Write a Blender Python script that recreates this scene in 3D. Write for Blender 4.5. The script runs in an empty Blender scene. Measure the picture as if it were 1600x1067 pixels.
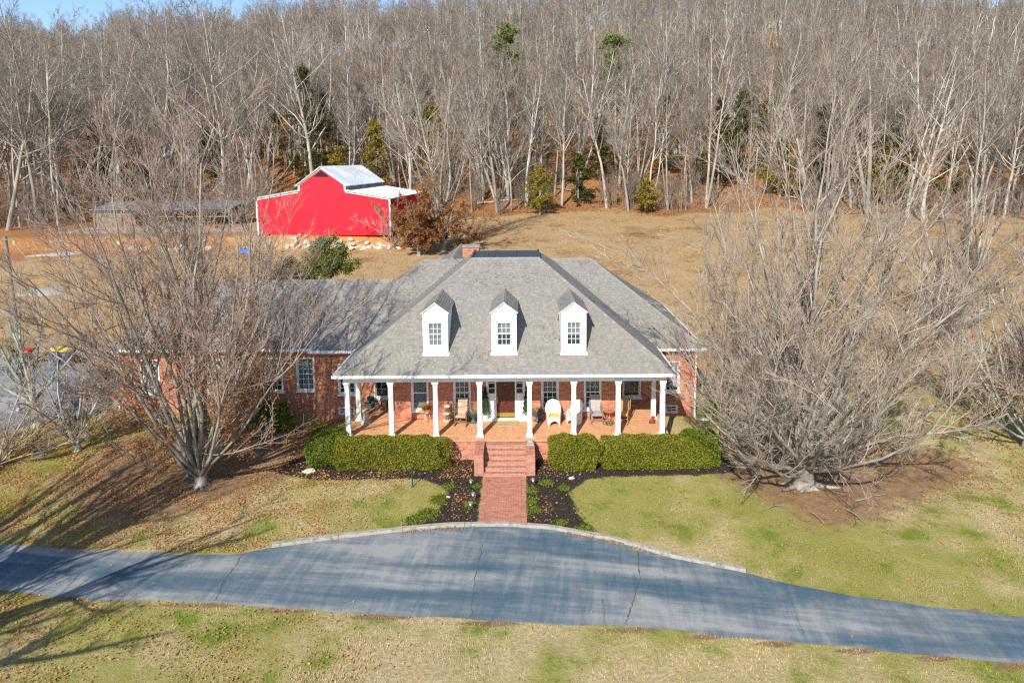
import bpy, math, random
import numpy as np
from mathutils import Matrix, Vector

rng = np.random.default_rng(11)
random.seed(5)
PI = math.pi
SC = bpy.context.scene
COL = SC.collection

# ------------------------------------------------------------------ camera
CAM = np.array([.8236, -31.251, 14.213])
F_PX, PITCH, YAW, ROLL, SHIFT = 1066.98, .12705, -.0127, .0100, -147.9 / 1600


def cam_vec(u, v, w):
    u, v = u * math.cos(ROLL) + v * math.sin(ROLL), -u * math.sin(ROLL) + v * math.cos(ROLL)
    y = w * math.cos(PITCH) + v * math.sin(PITCH)
    z = -w * math.sin(PITCH) + v * math.cos(PITCH)
    return Vector((u * math.cos(YAW) + y * math.sin(YAW), -u * math.sin(YAW) + y * math.cos(YAW), z))


cd = bpy.data.cameras.new('camera')
cam = bpy.data.objects.new('camera', cd)
COL.objects.link(cam)
r_, u_, f_ = cam_vec(1, 0, 0), cam_vec(0, 1, 0), cam_vec(0, 0, 1)
M = Matrix.Identity(4)
for i in range(3):
    M[i][0], M[i][1], M[i][2], M[i][3] = r_[i], u_[i], -f_[i], CAM[i]
cam.matrix_world = M
cd.sensor_fit = 'HORIZONTAL'
cd.sensor_width = 36
cd.lens = F_PX / 1600 * 36
cd.shift_y = SHIFT
cd.clip_end = 3000
SC.camera = cam

# ------------------------------------------------------------------ light
SUN_AZ, SUN_EL = math.radians(18.6), math.radians(36)
w = bpy.data.worlds.new('World')
SC.world = w
w.use_nodes = True
nt = w.node_tree
bg = nt.nodes['Background']
sky = nt.nodes.new('ShaderNodeTexSky')
sky.sky_type = 'NISHITA'
sky.sun_disc = False
sky.sun_elevation = SUN_EL
sky.sun_rotation = PI + SUN_AZ
sky.air_density = 1.0
sky.dust_density = .25
sky.ozone_density = 4.0
nt.links.new(sky.outputs[0], bg.inputs[0])
bg.inputs[1].default_value = .14
sl = bpy.data.lights.new('sun', 'SUN')
sl.energy = 5.0
sl.angle = math.radians(.55)
sl.color = (1, .94, .84)
so = bpy.data.objects.new('sun', sl)
COL.objects.link(so)
d = Vector((math.sin(SUN_AZ) * math.cos(SUN_EL), math.cos(SUN_AZ) * math.cos(SUN_EL), -math.sin(SUN_EL)))
so.rotation_euler = d.to_track_quat('-Z', 'Y').to_euler()
so.location = (-30, -60, 60)
SC.view_settings.view_transform = 'Standard'
SC.view_settings.look = 'None'
SC.view_settings.gamma = 1
SC.view_settings.exposure = .45
SC.view_settings.use_curve_mapping = False
SC.cycles.use_denoising = False
SC.cycles.filter_width = 1.25
SC.cycles.max_bounces = 5
SC.cycles.transparent_max_bounces = 12

# ------------------------------------------------------------------ materials
MATS = {}


def new_mat(name):
    m = bpy.data.materials.new(name)
    m.use_nodes = True
    MATS[name] = m
    return m, m.node_tree, m.node_tree.nodes['Principled BSDF']


def ramp(nt, fac, cols, pos=None, interp='LINEAR'):
    r = nt.nodes.new('ShaderNodeValToRGB')
    r.color_ramp.interpolation = interp
    e = r.color_ramp.elements
    n = len(cols)
    pos = pos or [i / max(1, n - 1) for i in range(n)]
    while len(e) < n:
        e.new(.5)
    for i in range(n):
        e[i].position = pos[i]
        e[i].color = (*cols[i], 1)
    nt.links.new(fac, r.inputs[0])
    return r.outputs[0]


def noise(nt, scale, detail=4, rough=.6, vec=None, stretch=None, dist=0):
    n = nt.nodes.new('ShaderNodeTexNoise')
    n.inputs['Scale'].default_value = scale
    n.inputs['Detail'].default_value = detail
    n.inputs['Roughness'].default_value = rough
    n.inputs['Distortion'].default_value = dist
    if vec is None:
        vec = nt.nodes.new('ShaderNodeNewGeometry').outputs['Position']
    if stretch:
        mp = nt.nodes.new('ShaderNodeMapping')
        mp.inputs['Scale'].default_value = stretch
        nt.links.new(vec, mp.inputs['Vector'])
        vec = mp.outputs[0]
    nt.links.new(vec, n.inputs['Vector'])
    return n.outputs['Fac']


def mth(nt, op, a, b=None, clamp=False):
    n = nt.nodes.new('ShaderNodeMath')
    n.operation = op
    n.use_clamp = clamp
    for i, v in enumerate((a, b)):
        if v is None:
            continue
        if isinstance(v, (int, float)):
            n.inputs[i].default_value = v
        else:
            nt.links.new(v, n.inputs[i])
    return n.outputs[0]


def sstep(nt, v, lo, hi):
    n = nt.nodes.new('ShaderNodeMapRange')
    n.interpolation_type = 'SMOOTHSTEP'
    n.inputs['From Min'].default_value = lo
    n.inputs['From Max'].default_value = hi
    nt.links.new(v, n.inputs['Value'])
    return n.outputs[0]


def mix(nt, fac, a, b, mode='MIX'):
    n = nt.nodes.new('ShaderNodeMix')
    n.data_type = 'RGBA'
    n.blend_type = mode
    for s, v in ((n.inputs[0], fac), (n.inputs[6], a), (n.inputs[7], b)):
        if isinstance(v, (int, float)):
            s.default_value = v
        elif isinstance(v, tuple):
            s.default_value = (*v, 1)
        else:
            nt.links.new(v, s)
    return n.outputs[2]


def bump(nt, bs, h, strength, dist=.02):
    b = nt.nodes.new('ShaderNodeBump')
    b.inputs['Strength'].default_value = strength
    b.inputs['Distance'].default_value = dist
    nt.links.new(h, b.inputs['Height'])
    nt.links.new(b.outputs[0], bs.inputs['Normal'])


def island(nt):
    return nt.nodes.new('ShaderNodeNewGeometry').outputs['Random Per Island']


def simple(name, cols, rough=.8, scale=2., isl=0., objr=False, bmp=None, metal=0, spec=.3, detail=5, interp='LINEAR'):
    """colours spread by noise, by loose piece (isl 0..1) or by object"""
    m, nt, bs = new_mat(name)
    if not isinstance(cols, list):
        cols = [tuple(c * .86 for c in cols), tuple(min(1, c * 1.12) for c in cols)]
    tc = nt.nodes.new('ShaderNodeTexCoord').outputs['Object']
    f = sstep(nt, noise(nt, scale, detail, vec=tc), .3, .7)
    if isl:
        i = island(nt)
        f = mth(nt, 'ADD', mth(nt, 'MULTIPLY', f, 1 - isl), mth(nt, 'MULTIPLY', i, isl))
    if objr:
        o = nt.nodes.new('ShaderNodeObjectInfo').outputs['Random']
        f = mth(nt, 'ADD', mth(nt, 'MULTIPLY', f, .45), mth(nt, 'MULTIPLY', o, .55))
    c = ramp(nt, f, cols, interp=interp)
    nt.links.new(c, bs.inputs['Base Color'])
    bs.inputs['Roughness'].default_value = rough
    bs.inputs['Metallic'].default_value = metal
    bs.inputs['Specular IOR Level'].default_value = spec
    if bmp:
        bump(nt, bs, noise(nt, bmp[0], 4, vec=tc), bmp[1])
    return m


def leafmat(name, cols, trans=.35):
    m, nt, bs = new_mat(name)
    i = island(nt)
    g = nt.nodes.new('ShaderNodeTexCoord').outputs['Object']
    n = noise(nt, .8, 3, vec=g)
    f = mth(nt, 'ADD', mth(nt, 'MULTIPLY', i, .6), mth(nt, 'MULTIPLY', n, .45))
    c = ramp(nt, f, cols)
    nt.links.new(c, bs.inputs['Base Color'])
    bs.inputs['Roughness'].default_value = .6
    bs.inputs['Specular IOR Level'].default_value = .25
    t = nt.nodes.new('ShaderNodeBsdfTranslucent')
    nt.links.new(c, t.inputs[0])
    mx = nt.nodes.new('ShaderNodeMixShader')
    mx.inputs[0].default_value = trans
    nt.links.new(bs.outputs[0], mx.inputs[1])
    nt.links.new(t.outputs[0], mx.inputs[2])
    nt.links.new(mx.outputs[0], nt.nodes['Material Output'].inputs[0])
    return m


simple('brick', [(.22, .058, .032), (.41, .125, .062), (.53, .185, .095), (.46, .148, .075), (.60, .27, .155)], .9, 6, isl=.9, bmp=(60, .3))
simple('paver', [(.43, .205, .10), (.57, .29, .145), (.65, .355, .19), (.53, .26, .13), (.69, .43, .26)], .88, 5, isl=.7, bmp=(50, .2))
simple('walk_paver', [(.27, .10, .065), (.40, .165, .11), (.47, .215, .145), (.36, .14, .09), (.54, .29, .2)], .88, 5, isl=.7, bmp=(50, .2))
simple('mortar', (.52, .44, .36), .95, 8)
simple('white_paint', (.78, .78, .76), .5, 3)
simple('white_metal', (.74, .75, .76), .4, 2)
simple('offwhite', (.62, .59, .52), .7, 9)
simple('shingle', [(.155, .143, .126), (.215, .198, .172), (.25, .228, .196), (.20, .2, .197), (.285, .258, .22), (.225, .226, .224)], .92, .6, isl=.75, bmp=(60, .15))
simple('roof_under', (.1, .09, .08), .95)
simple('membrane', (.028, .042, .05), .35, 3, spec=.5)
simple('flashing', (.22, .32, .31), .5, 4)
simple('door_wood', [(.055, .012, .008), (.11, .026, .016)], .45, 5, spec=.5)
simple('brass', (.42, .29, .07), .4, 6, metal=.6)
simple('concrete', [(.2, .185, .155), (.36, .335, .285), (.26, .24, .21)], .95, 3, bmp=(40, .5))
simple('stone_pale', [(.3, .25, .18), (.52, .46, .36), (.62, .57, .47)], .95, 1.5, isl=.6, bmp=(8, .5))
simple('barn_red', (.62, .006, .024), .45, .5, spec=.4)
simple('barn_roof', (.62, .66, .68), .4, .6, metal=.15)
simple('barn_trim', (.8, .8, .8), .45)
simple('dark', (.02, .02, .022), .8)
simple('room_dark', (.03, .03, .035), .9)
simple('blind', (.62, .66, .66), .7, 1)
simple('curtain', (.5, .5, .46), .8, 4)
simple('dark_metal', (.03, .045, .048), .5, 8, spec=.5)
simple('verdigris', [(.03, .06, .065), (.09, .14, .15)], .55, 12)
simple('wicker', (.72, .72, .68), .7, 20, bmp=(70, .8))
simple('cushion_yellow', [(.55, .38, .06), (.62, .52, .22)], .9, 6)
simple('floral', [(.5, .42, .3), (.62, .55, .42), (.45, .16, .09), (.58, .5, .36), (.3, .32, .2)], .9, 9)
simple('rocker_wood', (.2, .11, .07), .6, 8)
simple('grey_wood', (.24, .21, .2), .75, 8)
simple('grey_canvas', (.36, .33, .33), .9, 5)
simple('tan_wood', (.38, .2, .09), .65, 8)
simple('terracotta', (.42, .17, .08), .85, 6)
simple('pot_white', (.68, .69, .68), .6, 6)
simple('pot_slate', (.12, .16, .19), .7, 6)
simple('pot_dark_green', (.008, .03, .03), .35, 6)
simple('limestone', [(.38, .35, .26), (.55, .52, .42)], .95, 8, bmp=(30, .5))
simple('doormat', [(.36, .27, .13), (.45, .36, .19)], .98, 9)
simple('grey_box', (.33, .34, .35), .6, 6)
simple('green_steel', (.012, .075, .045), .5)
simple('red_plastic', (.55, .02, .015), .5)
simple('blue_plastic', (.02, .06, .16), .5)
simple('yellow_plastic', (.72, .58, .02), .5)
simple('purple_plastic', (.24, .12, .4), .6)
simple('blue_tarp', (.03, .17, .6), .5, 6)
simple('steel', (.5, .52, .54), .3, 5, metal=.8)
simple('wood_pole', [(.16, .13, .10), (.27, .23, .19)], .9, 3)
simple('shed_roof', [(.15, .18, .22), (.24, .27, .31)], .45, 1.5, metal=.2)
simple('shed_wood', [(.16, .12, .09), (.26, .21, .16)], .9, 2)
simple('gravel_pale', [(.24, .22, .2), (.4, .38, .35)], .95, 8, bmp=(20, .6))
simple('bark_grey', [(.17, .145, .118), (.28, .243, .203), (.38, .338, .29)], .95, 1.2, bmp=(14, .6))
simple('twig_tan', [(.24, .185, .142), (.37, .30, .245), (.47, .4, .335)], .95, .8)
simple('bark_forest', [(.16, .135, .11), (.36, .325, .275), (.62, .58, .52)], .95, .35, objr=True)
simple('twig_forest', [(.115, .092, .07), (.25, .185, .15), (.18, .158, .128), (.30, .25, .20), (.38, .345, .30)], .95, .2, objr=True)
simple('bark_lichen', [(.13, .115, .095), (.3, .31, .25), (.4, .42, .36)], .95, 3)
leafmat('hedge_leaf', [(.045, .06, .006), (.14, .155, .014), (.26, .25, .024), (.36, .3, .04)], .3)
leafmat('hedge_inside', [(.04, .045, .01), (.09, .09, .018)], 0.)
leafmat('hedge_green', [(.03, .06, .006), (.095, .16, .014), (.19, .24, .026), (.27, .29, .04)], .3)
leafmat('cedar_leaf', [(.06, .07, .012), (.19, .165, .022), (.34, .26, .035), (.42, .31, .05)], .4)
leafmat('cedar_dark', [(.03, .045, .012), (.08, .09, .02), (.15, .14, .03)], .3)
leafmat('pine_leaf', [(.10, .13, .04), (.21, .25, .085), (.31, .34, .14)], .4)
leafmat('magnolia_leaf', [(.018, .04, .006), (.06, .095, .012), (.14, .16, .025), (.21, .2, .05)], .15)
leafmat('topiary_leaf', [(.012, .045, .012), (.035, .10, .026), (.08, .16, .045)], .2)
leafmat('oak_leaf', [(.20, .08, .025), (.35, .155, .05), (.46, .235, .09)], .4)
leafmat('orange_grass', [(.34, .14, .025), (.5, .24, .05), (.56, .34, .10)], .35)
leafmat('litter_leaf', [(.22, .09, .03), (.40, .195, .07), (.50, .3, .13), (.36, .15, .045), (.54, .39, .22)], .2)
leafmat('mulch_chip', [(.018, .016, .014), (.05, .04, .033), (.10, .078, .06)], 0.)
leafmat('ground_cover', [(.06, .1, .012), (.14, .19, .02), (.24, .27, .035)], .3)

m, nt, bs = new_mat('glass')
bs.inputs['Base Color'].default_value = (.05, .09, .11, 1)
bs.inputs['Roughness'].default_value = .04
bs.inputs['Alpha'].default_value = .32
bs.inputs['Specular IOR Level'].default_value = .8

# lawn colour shared by the soil sheet and the grass that stands on it
LAWN_TAN, LAWN_STRAW, LAWN_GREEN, LAWN_OLIVE = (.37, .285, .135), (.54, .44, .25), (.12, .19, .02), (.29, .27, .075)


def lawn_colour(nt):
    p = nt.nodes.new('ShaderNodeNewGeometry').outputs['Position']
    big = noise(nt, .11, 3, .55, p)
    mid = noise(nt, .55, 5, .65, p)
    fine = noise(nt, 7, 5, .75, p)
    base = mix(nt, sstep(nt, fine, .35, .66), LAWN_TAN, LAWN_STRAW)
    olive = mix(nt, sstep(nt, mth(nt, 'ADD', mth(nt, 'MULTIPLY', big, .7), mth(nt, 'MULTIPLY', mid, .45)), .46, .64), base, LAWN_OLIVE)
    gr = sstep(nt, mth(nt, 'ADD', mth(nt, 'MULTIPLY', mid, .8), mth(nt, 'MULTIPLY', fine, .34)), .61, .71)
    return mix(nt, mth(nt, 'MULTIPLY', gr, .72), olive, LAWN_GREEN)


m, nt, bs = new_mat('ground_mat')
at = nt.nodes.new('ShaderNodeAttribute')
at.attribute_name = 'zone'
at2 = nt.nodes.new('ShaderNodeAttribute')
at2.attribute_name = 'zone2'
sx = nt.nodes.new('ShaderNodeSeparateColor')
nt.links.new(at.outputs['Color'], sx.inputs[0])
sx2 = nt.nodes.new('ShaderNodeSeparateColor')
nt.links.new(at2.outputs['Color'], sx2.inputs[0])
nz = noise(nt, 1.3, 6, .7)
fz = noise(nt, 9, 5, .75)
dz = mth(nt, 'SUBTRACT', mth(nt, 'ADD', mth(nt, 'MULTIPLY', nz, .7), mth(nt, 'MULTIPLY', fz, .5)), .6)


def zone(out, lo=.4, hi=.6):
    return sstep(nt, mth(nt, 'ADD', out, dz), lo, hi)


c = lawn_colour(nt)
fieldc = ramp(nt, mth(nt, 'ADD', mth(nt, 'MULTIPLY', noise(nt, .16, 6, .7), .55), mth(nt, 'MULTIPLY', noise(nt, 2.2, 7, .85), .6)), [(.125, .07, .03), (.265, .158, .068), (.42, .285, .145), (.30, .19, .086), (.2, .148, .055)], [.40, .5, .59, .67, .75])
c = mix(nt, zone(sx2.outputs[2]), c, fieldc)
litter = ramp(nt, noise(nt, 4, 6, .8), [(.10, .05, .022), (.27, .12, .045), (.36, .19, .085), (.20, .10, .045)], [.3, .46, .58, .75])
c = mix(nt, zone(sx.outputs[2]), c, litter)
dirt = ramp(nt, noise(nt, 2.5, 6, .7), [(.17, .10, .055), (.27, .165, .09), (.34, .225, .13)], [.3, .5, .7])
c = mix(nt, zone(sx.outputs[1]), c, dirt)
clay = ramp(nt, noise(nt, 1.5, 5, .7), [(.36, .15, .04), (.5, .25, .08)])
c = mix(nt, zone(sx2.outputs[1]), c, clay)
grav = ramp(nt, noise(nt, 6, 5, .8), [(.22, .20, .18), (.42, .4, .37), (.52, .5, .47)])
c = mix(nt, zone(sx2.outputs[0]), c, grav)
mul = ramp(nt, noise(nt, 14, 5, .8), [(.016, .014, .012), (.052, .041, .033), (.11, .082, .06)], [.3, .52, .75])
c = mix(nt, zone(sx.outputs[0]), c, mul)
nt.links.new(c, bs.inputs['Base Color'])
bs.inputs['Roughness'].default_value = 1
bs.inputs['Specular IOR Level'].default_value = .05
bump(nt, bs, noise(nt, 9, 6, .8), .9, .06)

m, nt, bs = new_mat('grass_blade')
c = lawn_colour(nt)
i = island(nt)
c = mix(nt, .85, c, ramp(nt, i, [(.62, .62, .62), (1.0, 1.0, 1.0), (1.35, 1.3, 1.2)]), 'MULTIPLY')
nt.links.new(c, bs.inputs['Base Color'])
bs.inputs['Roughness'].default_value = .9
bs.inputs['Specular IOR Level'].default_value = .1

m, nt, bs = new_mat('asphalt')
p = nt.nodes.new('ShaderNodeNewGeometry').outputs['Position']
rot = nt.nodes.new('ShaderNodeMapping')
rot.inputs['Rotation'].default_value = (0, 0, .12)
nt.links.new(p, rot.inputs['Vector'])
pv = rot.outputs[0]
bands = noise(nt, 1, 5, .6, pv, (.13, .7, 1), .35)
strk = noise(nt, 1, 5, .7, pv, (2.6, .42, 1), .6)
strk2 = noise(nt, 1, 4, .7, pv, (.35, 5, 1))
fine = noise(nt, 40, 4, .8, p)
blot = noise(nt, .5, 4, .6, p)
a = mth(nt, 'ADD', mth(nt, 'MULTIPLY', bands, .8), mth(nt, 'MULTIPLY', strk, .27))
a = mth(nt, 'ADD', a, mth(nt, 'MULTIPLY', strk2, .16))
c = ramp(nt, a, [(.052, .092, .124), (.078, .124, .16), (.135, .168, .19), (.29, .292, .285)], [.43, .53, .60, .72])
c = mix(nt, mth(nt, 'MULTIPLY', sstep(nt, blot, .52, .72), .5), c, (.12, .12, .125))
c = mix(nt, .5, c, ramp(nt, fine, [(.45, .45, .45), (1.45, 1.45, 1.45)], [.3, .7]), 'MULTIPLY')
nt.links.new(c, bs.inputs['Base Color'])
bs.inputs['Roughness'].default_value = .75
bs.inputs['Specular IOR Level'].default_value = .3
bump(nt, bs, fine, .4, .01)

# ------------------------------------------------------------------ mesh helpers


def np_mesh(name, V, F):
    """F is a list of (n,k) arrays"""
    me = bpy.data.meshes.new(name)
    if not isinstance(F, list):
        F = [F]
    V = np.asarray(V, np.float32)
    me.vertices.add(len(V))
    me.vertices.foreach_set('co', V.ravel())
    loops = np.concatenate([f.ravel() for f in F]).astype(np.int32)
    tot = np.concatenate([np.full(len(f), f.shape[1]) for f in F]).astype(np.int32)
    st = np.concatenate([[0], np.cumsum(tot)[:-1]]).astype(np.int32)
    me.loops.add(len(loops))
    me.loops.foreach_set('vertex_index', loops)
    me.polygons.add(len(tot))
    me.polygons.foreach_set('loop_start', st)
    me.update(calc_edges=True)
    return me


def smooth(me):
    me.polygons.foreach_set('use_smooth', np.ones(len(me.polygons), bool))


def link(name, me, mat=None, parent=None, loc=None, kind=None, label=None, cat=None, group=None):
    o = bpy.data.objects.new(name, me)
    COL.objects.link(o)
    if mat:
        if len(me.materials) == 0:
            me.materials.append(MATS[mat])
    if parent:
        o.parent = parent
    if loc is not None:
        o.location = loc
    return tag(o, label, cat, group, kind)


def tag(o, label=None, cat=None, group=None, kind=None):
    if label:
        o['label'] = label
    if cat:
        o['category'] = cat
    if group:
        o['group'] = group
    if kind:
        o['kind'] = kind
    return o


def empty(name, loc, label, cat, group=None, rz=0.):
    o = bpy.data.objects.new(name, None)
    o.empty_display_size = .2
    COL.objects.link(o)
    o.location = loc
    o.rotation_euler = (0, 0, rz)
    return tag(o, label, cat, group)


def copy_tree(o, parent=None):
    c = o.copy()
    COL.objects.link(c)
    c.parent = parent
    for ch in o.children:
        copy_tree(ch, c)
    return c


class MB:
    def __init__(s):
        s.v, s.f = [], []

    def poly(s, pts):
        n = len(s.v)
        s.v += [tuple(p) for p in pts]
        s.f.append(tuple(range(n, n + len(pts))))
        return s

    def add(s, vs, fs):
        n = len(s.v)
        s.v += [tuple(p) for p in vs]
        s.f += [tuple(i + n for i in f) for f in fs]
        return s

    def box(s, x0, x1, y0, y1, z0, z1, rz=0, c=None, rx=0):
        P = [(x, y, z) for x in (x0, x1) for y in (y0, y1) for z in (z0, z1)]
        if rz or rx:
            c = c or ((x0 + x1) / 2, (y0 + y1) / 2, (z0 + z1) / 2)
            R = Matrix.Rotation(rz, 3, 'Z') @ Matrix.Rotation(rx, 3, 'X')
            P = [tuple(R @ (Vector(p) - Vector(c)) + Vector(c)) for p in P]
        return s.add(P, [(0, 1, 3, 2), (4, 6, 7, 5), (0, 4, 5, 1), (2, 3, 7, 6), (0, 2, 6, 4), (1, 5, 7, 3)])

    def frus(s, cx, cy, z0, z1, a, b):
        """square frustum, half sizes a (bottom) b (top)"""
        P = [(cx + i * a, cy + j * a, z0) for i, j in ((-1, -1), (1, -1), (1, 1), (-1, 1))]
        P += [(cx + i * b, cy + j * b, z1) for i, j in ((-1, -1), (1, -1), (1, 1), (-1, 1))]
        return s.add(P, [(3, 2, 1, 0), (4, 5, 6, 7), (0, 1, 5, 4), (1, 2, 6, 5), (2, 3, 7, 6), (3, 0, 4, 7)])

    def lathe(s, prof, n=12, cx=0, cy=0, cz=0):
        vs, fs = [], []
        for r, z in prof:
            for k in range(n):
                a = 2 * PI * k / n
                vs.append((cx + r * math.cos(a), cy + r * math.sin(a), cz + z))
        for i in range(len(prof) - 1):
            for k in range(n):
                k2 = (k + 1) % n
                fs.append((i * n + k, i * n + k2, (i + 1) * n + k2, (i + 1) * n + k))
        fs.append(tuple(range(n))[::-1])
        fs.append(tuple(range((len(prof) - 1) * n, len(prof) * n)))
        return s.add(vs, fs)

    def tube(s, pts, r, n=6, r2=None):
        pts = [Vector(p) for p in pts]
        vs, fs = [], []
        m = len(pts)
        for i, p in enumerate(pts):
            t = (pts[min(i + 1, m - 1)] - pts[max(i - 1, 0)]).normalized()
            a = t.cross(Vector((0, 0, 1)) if abs(t.z) < .9 else Vector((1, 0, 0))).normalized()
            b = t.cross(a)
            rr = r if r2 is None else r + (r2 - r) * i / (m - 1)
            for k in range(n):
                an = 2 * PI * k / n
                vs.append(p + a * rr * math.cos(an) + b * rr * math.sin(an))
        for i in range(m - 1):
            for k in range(n):
                k2 = (k + 1) % n
                fs.append((i * n + k, i * n + k2, (i + 1) * n + k2, (i + 1) * n + k))
        fs.append(tuple(range(n))[::-1])
        fs.append(tuple(range((m - 1) * n, m * n)))
        return s.add(vs, fs)

    def mesh(s, name, sm=False):
        me = bpy.data.meshes.new(name)
        me.from_pydata(s.v, [], s.f)
        me.update()
        if sm:
            smooth(me)
        return me

    def build(s, name, mat, parent=None, sm=False, **k):
        return link(name, s.mesh(name, sm), mat, parent, **k)


def leaf_quads(P, size, rs, up=0., aspect=.6, dirs=None):
    """one small quad at every point, random orientation"""
    n = len(P)
    a = rs.normal(size=(n, 3)) if dirs is None else dirs + rs.normal(size=(n, 3)) * .5
    a /= np.linalg.norm(a, axis=1)[:, None] + 1e-9
    b = rs.normal(size=(n, 3))
    b[:, 2] *= 1 - up
    a[:, 2] *= 1 - up
    b -= a * (a * b).sum(1)[:, None]
    b /= np.linalg.norm(b, axis=1)[:, None] + 1e-9
    sz = (size * rs.uniform(.6, 1.35, n))[:, None]
    a = a * sz * .5
    b = b * sz * .5 * aspect
    V = np.stack([P - a, P + b, P + a, P - b], 1).reshape(-1, 3)
    return V, np.arange(4 * n).reshape(n, 4)


# ------------------------------------------------------------------ terrain
_ky = np.array([-80, -20, -1, 4, 10, 20, 35, 46, 60, 72, 80, 110, 160, 220, 275, 300, 360, 900])
_kz = np.array([-.5, 0, 0, .28, .75, 1.9, 3.6, 4.7, 5.6, 6.4, 8., 15.5, 30., 47., 61., 64, 55, 20])
_yy = np.arange(-90, 900, .5)
_zz = np.interp(_yy, _ky, _kz)
_ker = np.exp(-.5 * (np.arange(-12, 13) / 5.) ** 2)
_zz = np.convolve(np.pad(_zz, 12, 'edge'), _ker / _ker.sum(), 'valid')


def sst(a, b, x):
    t = np.clip((x - a) / (b - a), 0, 1)
    return t * t * (3 - 2 * t)


def T(x, y):
    x = np.asarray(x, float)
    y = np.asarray(y, float)
    z = np.interp(y, _yy, _zz)
    far = sst(75, 200, y)
    z = z + far * (5 * np.sin(x * .013 + .6) + 3 * np.sin(x * .031 + y * .02) + 7 * np.exp(-((x - 10) / 150.) ** 2) - 2.2 + 3.5 * sst(-110, -190, x))
    z = z + sst(76, 100, y) * 1.2 * np.sin(x * .11 + y * .07)
    z = z + .05 * sst(6, 30, y) * np.sin(x * .7 + y * .4) * np.sin(y * .55 - x * .2)
    # barn yard levelled with fill
    pad = sst(-66, -58, x) * (1 - sst(-12.5, -9, x)) * sst(44.2, 45.9, y) * (1 - sst(62, 70, y))
    z = z * (1 - pad) + 5.88 * pad
    # ground drops a little beside the wing
    z = z - .25 * np.exp(-((x + 12) / 3.) ** 2) * sst(1, 4, y) * (1 - sst(6, 9, y))
    return z


def Tz(x, y):
    return float(T(x, y))

# ------------------------------------------------------------------ ground sheet


def axis(*segs):
    out = []
    for a, b, st in segs:
        out += list(np.arange(a, b, st))
    return np.array(out + [segs[-1][1]])


def poly_sd(poly, X, Y):
    """signed distance, positive inside"""
    P = np.array(poly, float)
    Q = np.roll(P, -1, 0)
    dmin = np.full(X.shape, 1e9)
    ins = np.zeros(X.shape, bool)
    for (ax, ay), (bx, by) in zip(P, Q):
        ex, ey = bx - ax, by - ay
        t = np.clip(((X - ax) * ex + (Y - ay) * ey) / (ex * ex + ey * ey), 0, 1)
        dmin = np.minimum(dmin, np.hypot(X - ax - t * ex, Y - ay - t * ey))
        c = ((ay > Y) != (by > Y)) & (X < (bx - ax) * (Y - ay) / (by - ay + 1e-12) + ax)
        ins ^= c
    return np.where(ins, dmin, -dmin)


MULCH_L = [(-1.0, -.4), (-10.4, -.2), (-10.4, -1.6), (-8.4, -2.3), (-6, -2.15), (-3.7, -2.2), (-2.42, -3.16), (-2.54, -4.54), (-3.3, -6.25), (-.95, -6.05)]
MULCH_R = [(1.0, -.4), (10.8, -.2), (10.6, -1.6), (8.8, -2.0), (6, -1.95), (3.78, -2.2), (2.84, -3.3), (3.0, -5.1), (3.7, -6.9), (1.0, -6.05)]
DIRT_R = [(9.0, -2.2), (10.3, -4.4), (11.1, -5.9), (12.5, -7.2), (15, -6.3), (18.7, -4.5), (21.4, -3.0), (23, 0), (16, 3), (11, 2.5)]
DIRT_L = [(-8.4, -1.0), (-10, -3.4), (-13, -6.4), (-17, -6.4), (-20, -3), (-21, 2.5), (-12, 4.6), (-8, 3.5)]
ROAD_T = np.array([[-60, -9], [-40, -7.6], [-30, -7], [-20.48, -7.22], [-18.93, -7.31], [-16.26, -7.67], [-13.76, -7.84], [-11.28, -8.06], [-9.53, -8.03], [-8.43, -7.6], [-6.16, -7.02], [-3.57, -6.48], [-2.11, -6.24], [0.15, -6.18], [1.89, -6.42], [4.24, -7.26], [6.15, -8.34], [8.4, -9.2], [9.12, -9.6], [10.97, -10.29], [13.59, -11.05], [16.34, -11.51], [20, -12.1], [40, -14], [60, -15]])
ROAD_B = np.array([[-60, -12.5], [-40, -10.6], [-30, -9.8], [-18.23, -9.96], [-16.75, -10.17], [-13.23, -10.62], [-9.36, -10.76], [-5.66, -11.21], [-2.56, -11.47], [0.46, -11.74], [4.37, -11.98], [8.06, -12.55], [11.57, -13.03], [14.87, -13.54], [20, -14.4], [40, -17], [60, -18]])


def rt(x):
    return np.interp(x, ROAD_T[:, 0], ROAD_T[:, 1])


def rb(x):
    return np.interp(x, ROAD_B[:, 0], ROAD_B[:, 1])


PAD = [(-60, 17), (-40, 14.5), (-28.5, 12.6), (-24, 11.2), (-22.9, 9), (-22.6, 4.6), (-25.5, 3.4), (-29, 1.2), (-34, -1.2), (-60, -6)]

gx = axis((-700, -90, 30), (-90, -32, 1.2), (-32, 26, .3), (26, 90, 1.2), (90, 700, 30))
gy = axis((-60, -16, 1.5), (-16, 7, .3), (7, 76, .8), (76, 320, 4), (320, 900, 40))
GX, GY = np.meshgrid(gx, gy)
GZ = T(GX, GY)
und = .035 * (np.sin(GX * 1.1 + 1.3 * np.sin(GY * .7)) * np.sin(GY * .9 + .4 * GX)) + .012 * np.sin(GX * 4.1 + GY) * np.sin(GY * 3.7)
clear = sst(.3, 1.5, GY - rt(GX)) + sst(.2, 1.5, rb(GX) - GY)
clear = clear * (1 - (np.abs(GX) < 1.6) * ((GY > -8) & (GY < 2)))
clear = clear * (1 - sst(-.6, .6, poly_sd(PAD, GX, GY)))
GZ = GZ + und * np.clip(clear, 0, 1) * (GY < 60)
ny, nx = GX.shape
V = np.stack([GX, GY, GZ], -1).reshape(-1, 3)
ii = np.arange((ny - 1) * (nx - 1))
r0 = ii // (nx - 1) * nx + ii % (nx - 1)
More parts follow.
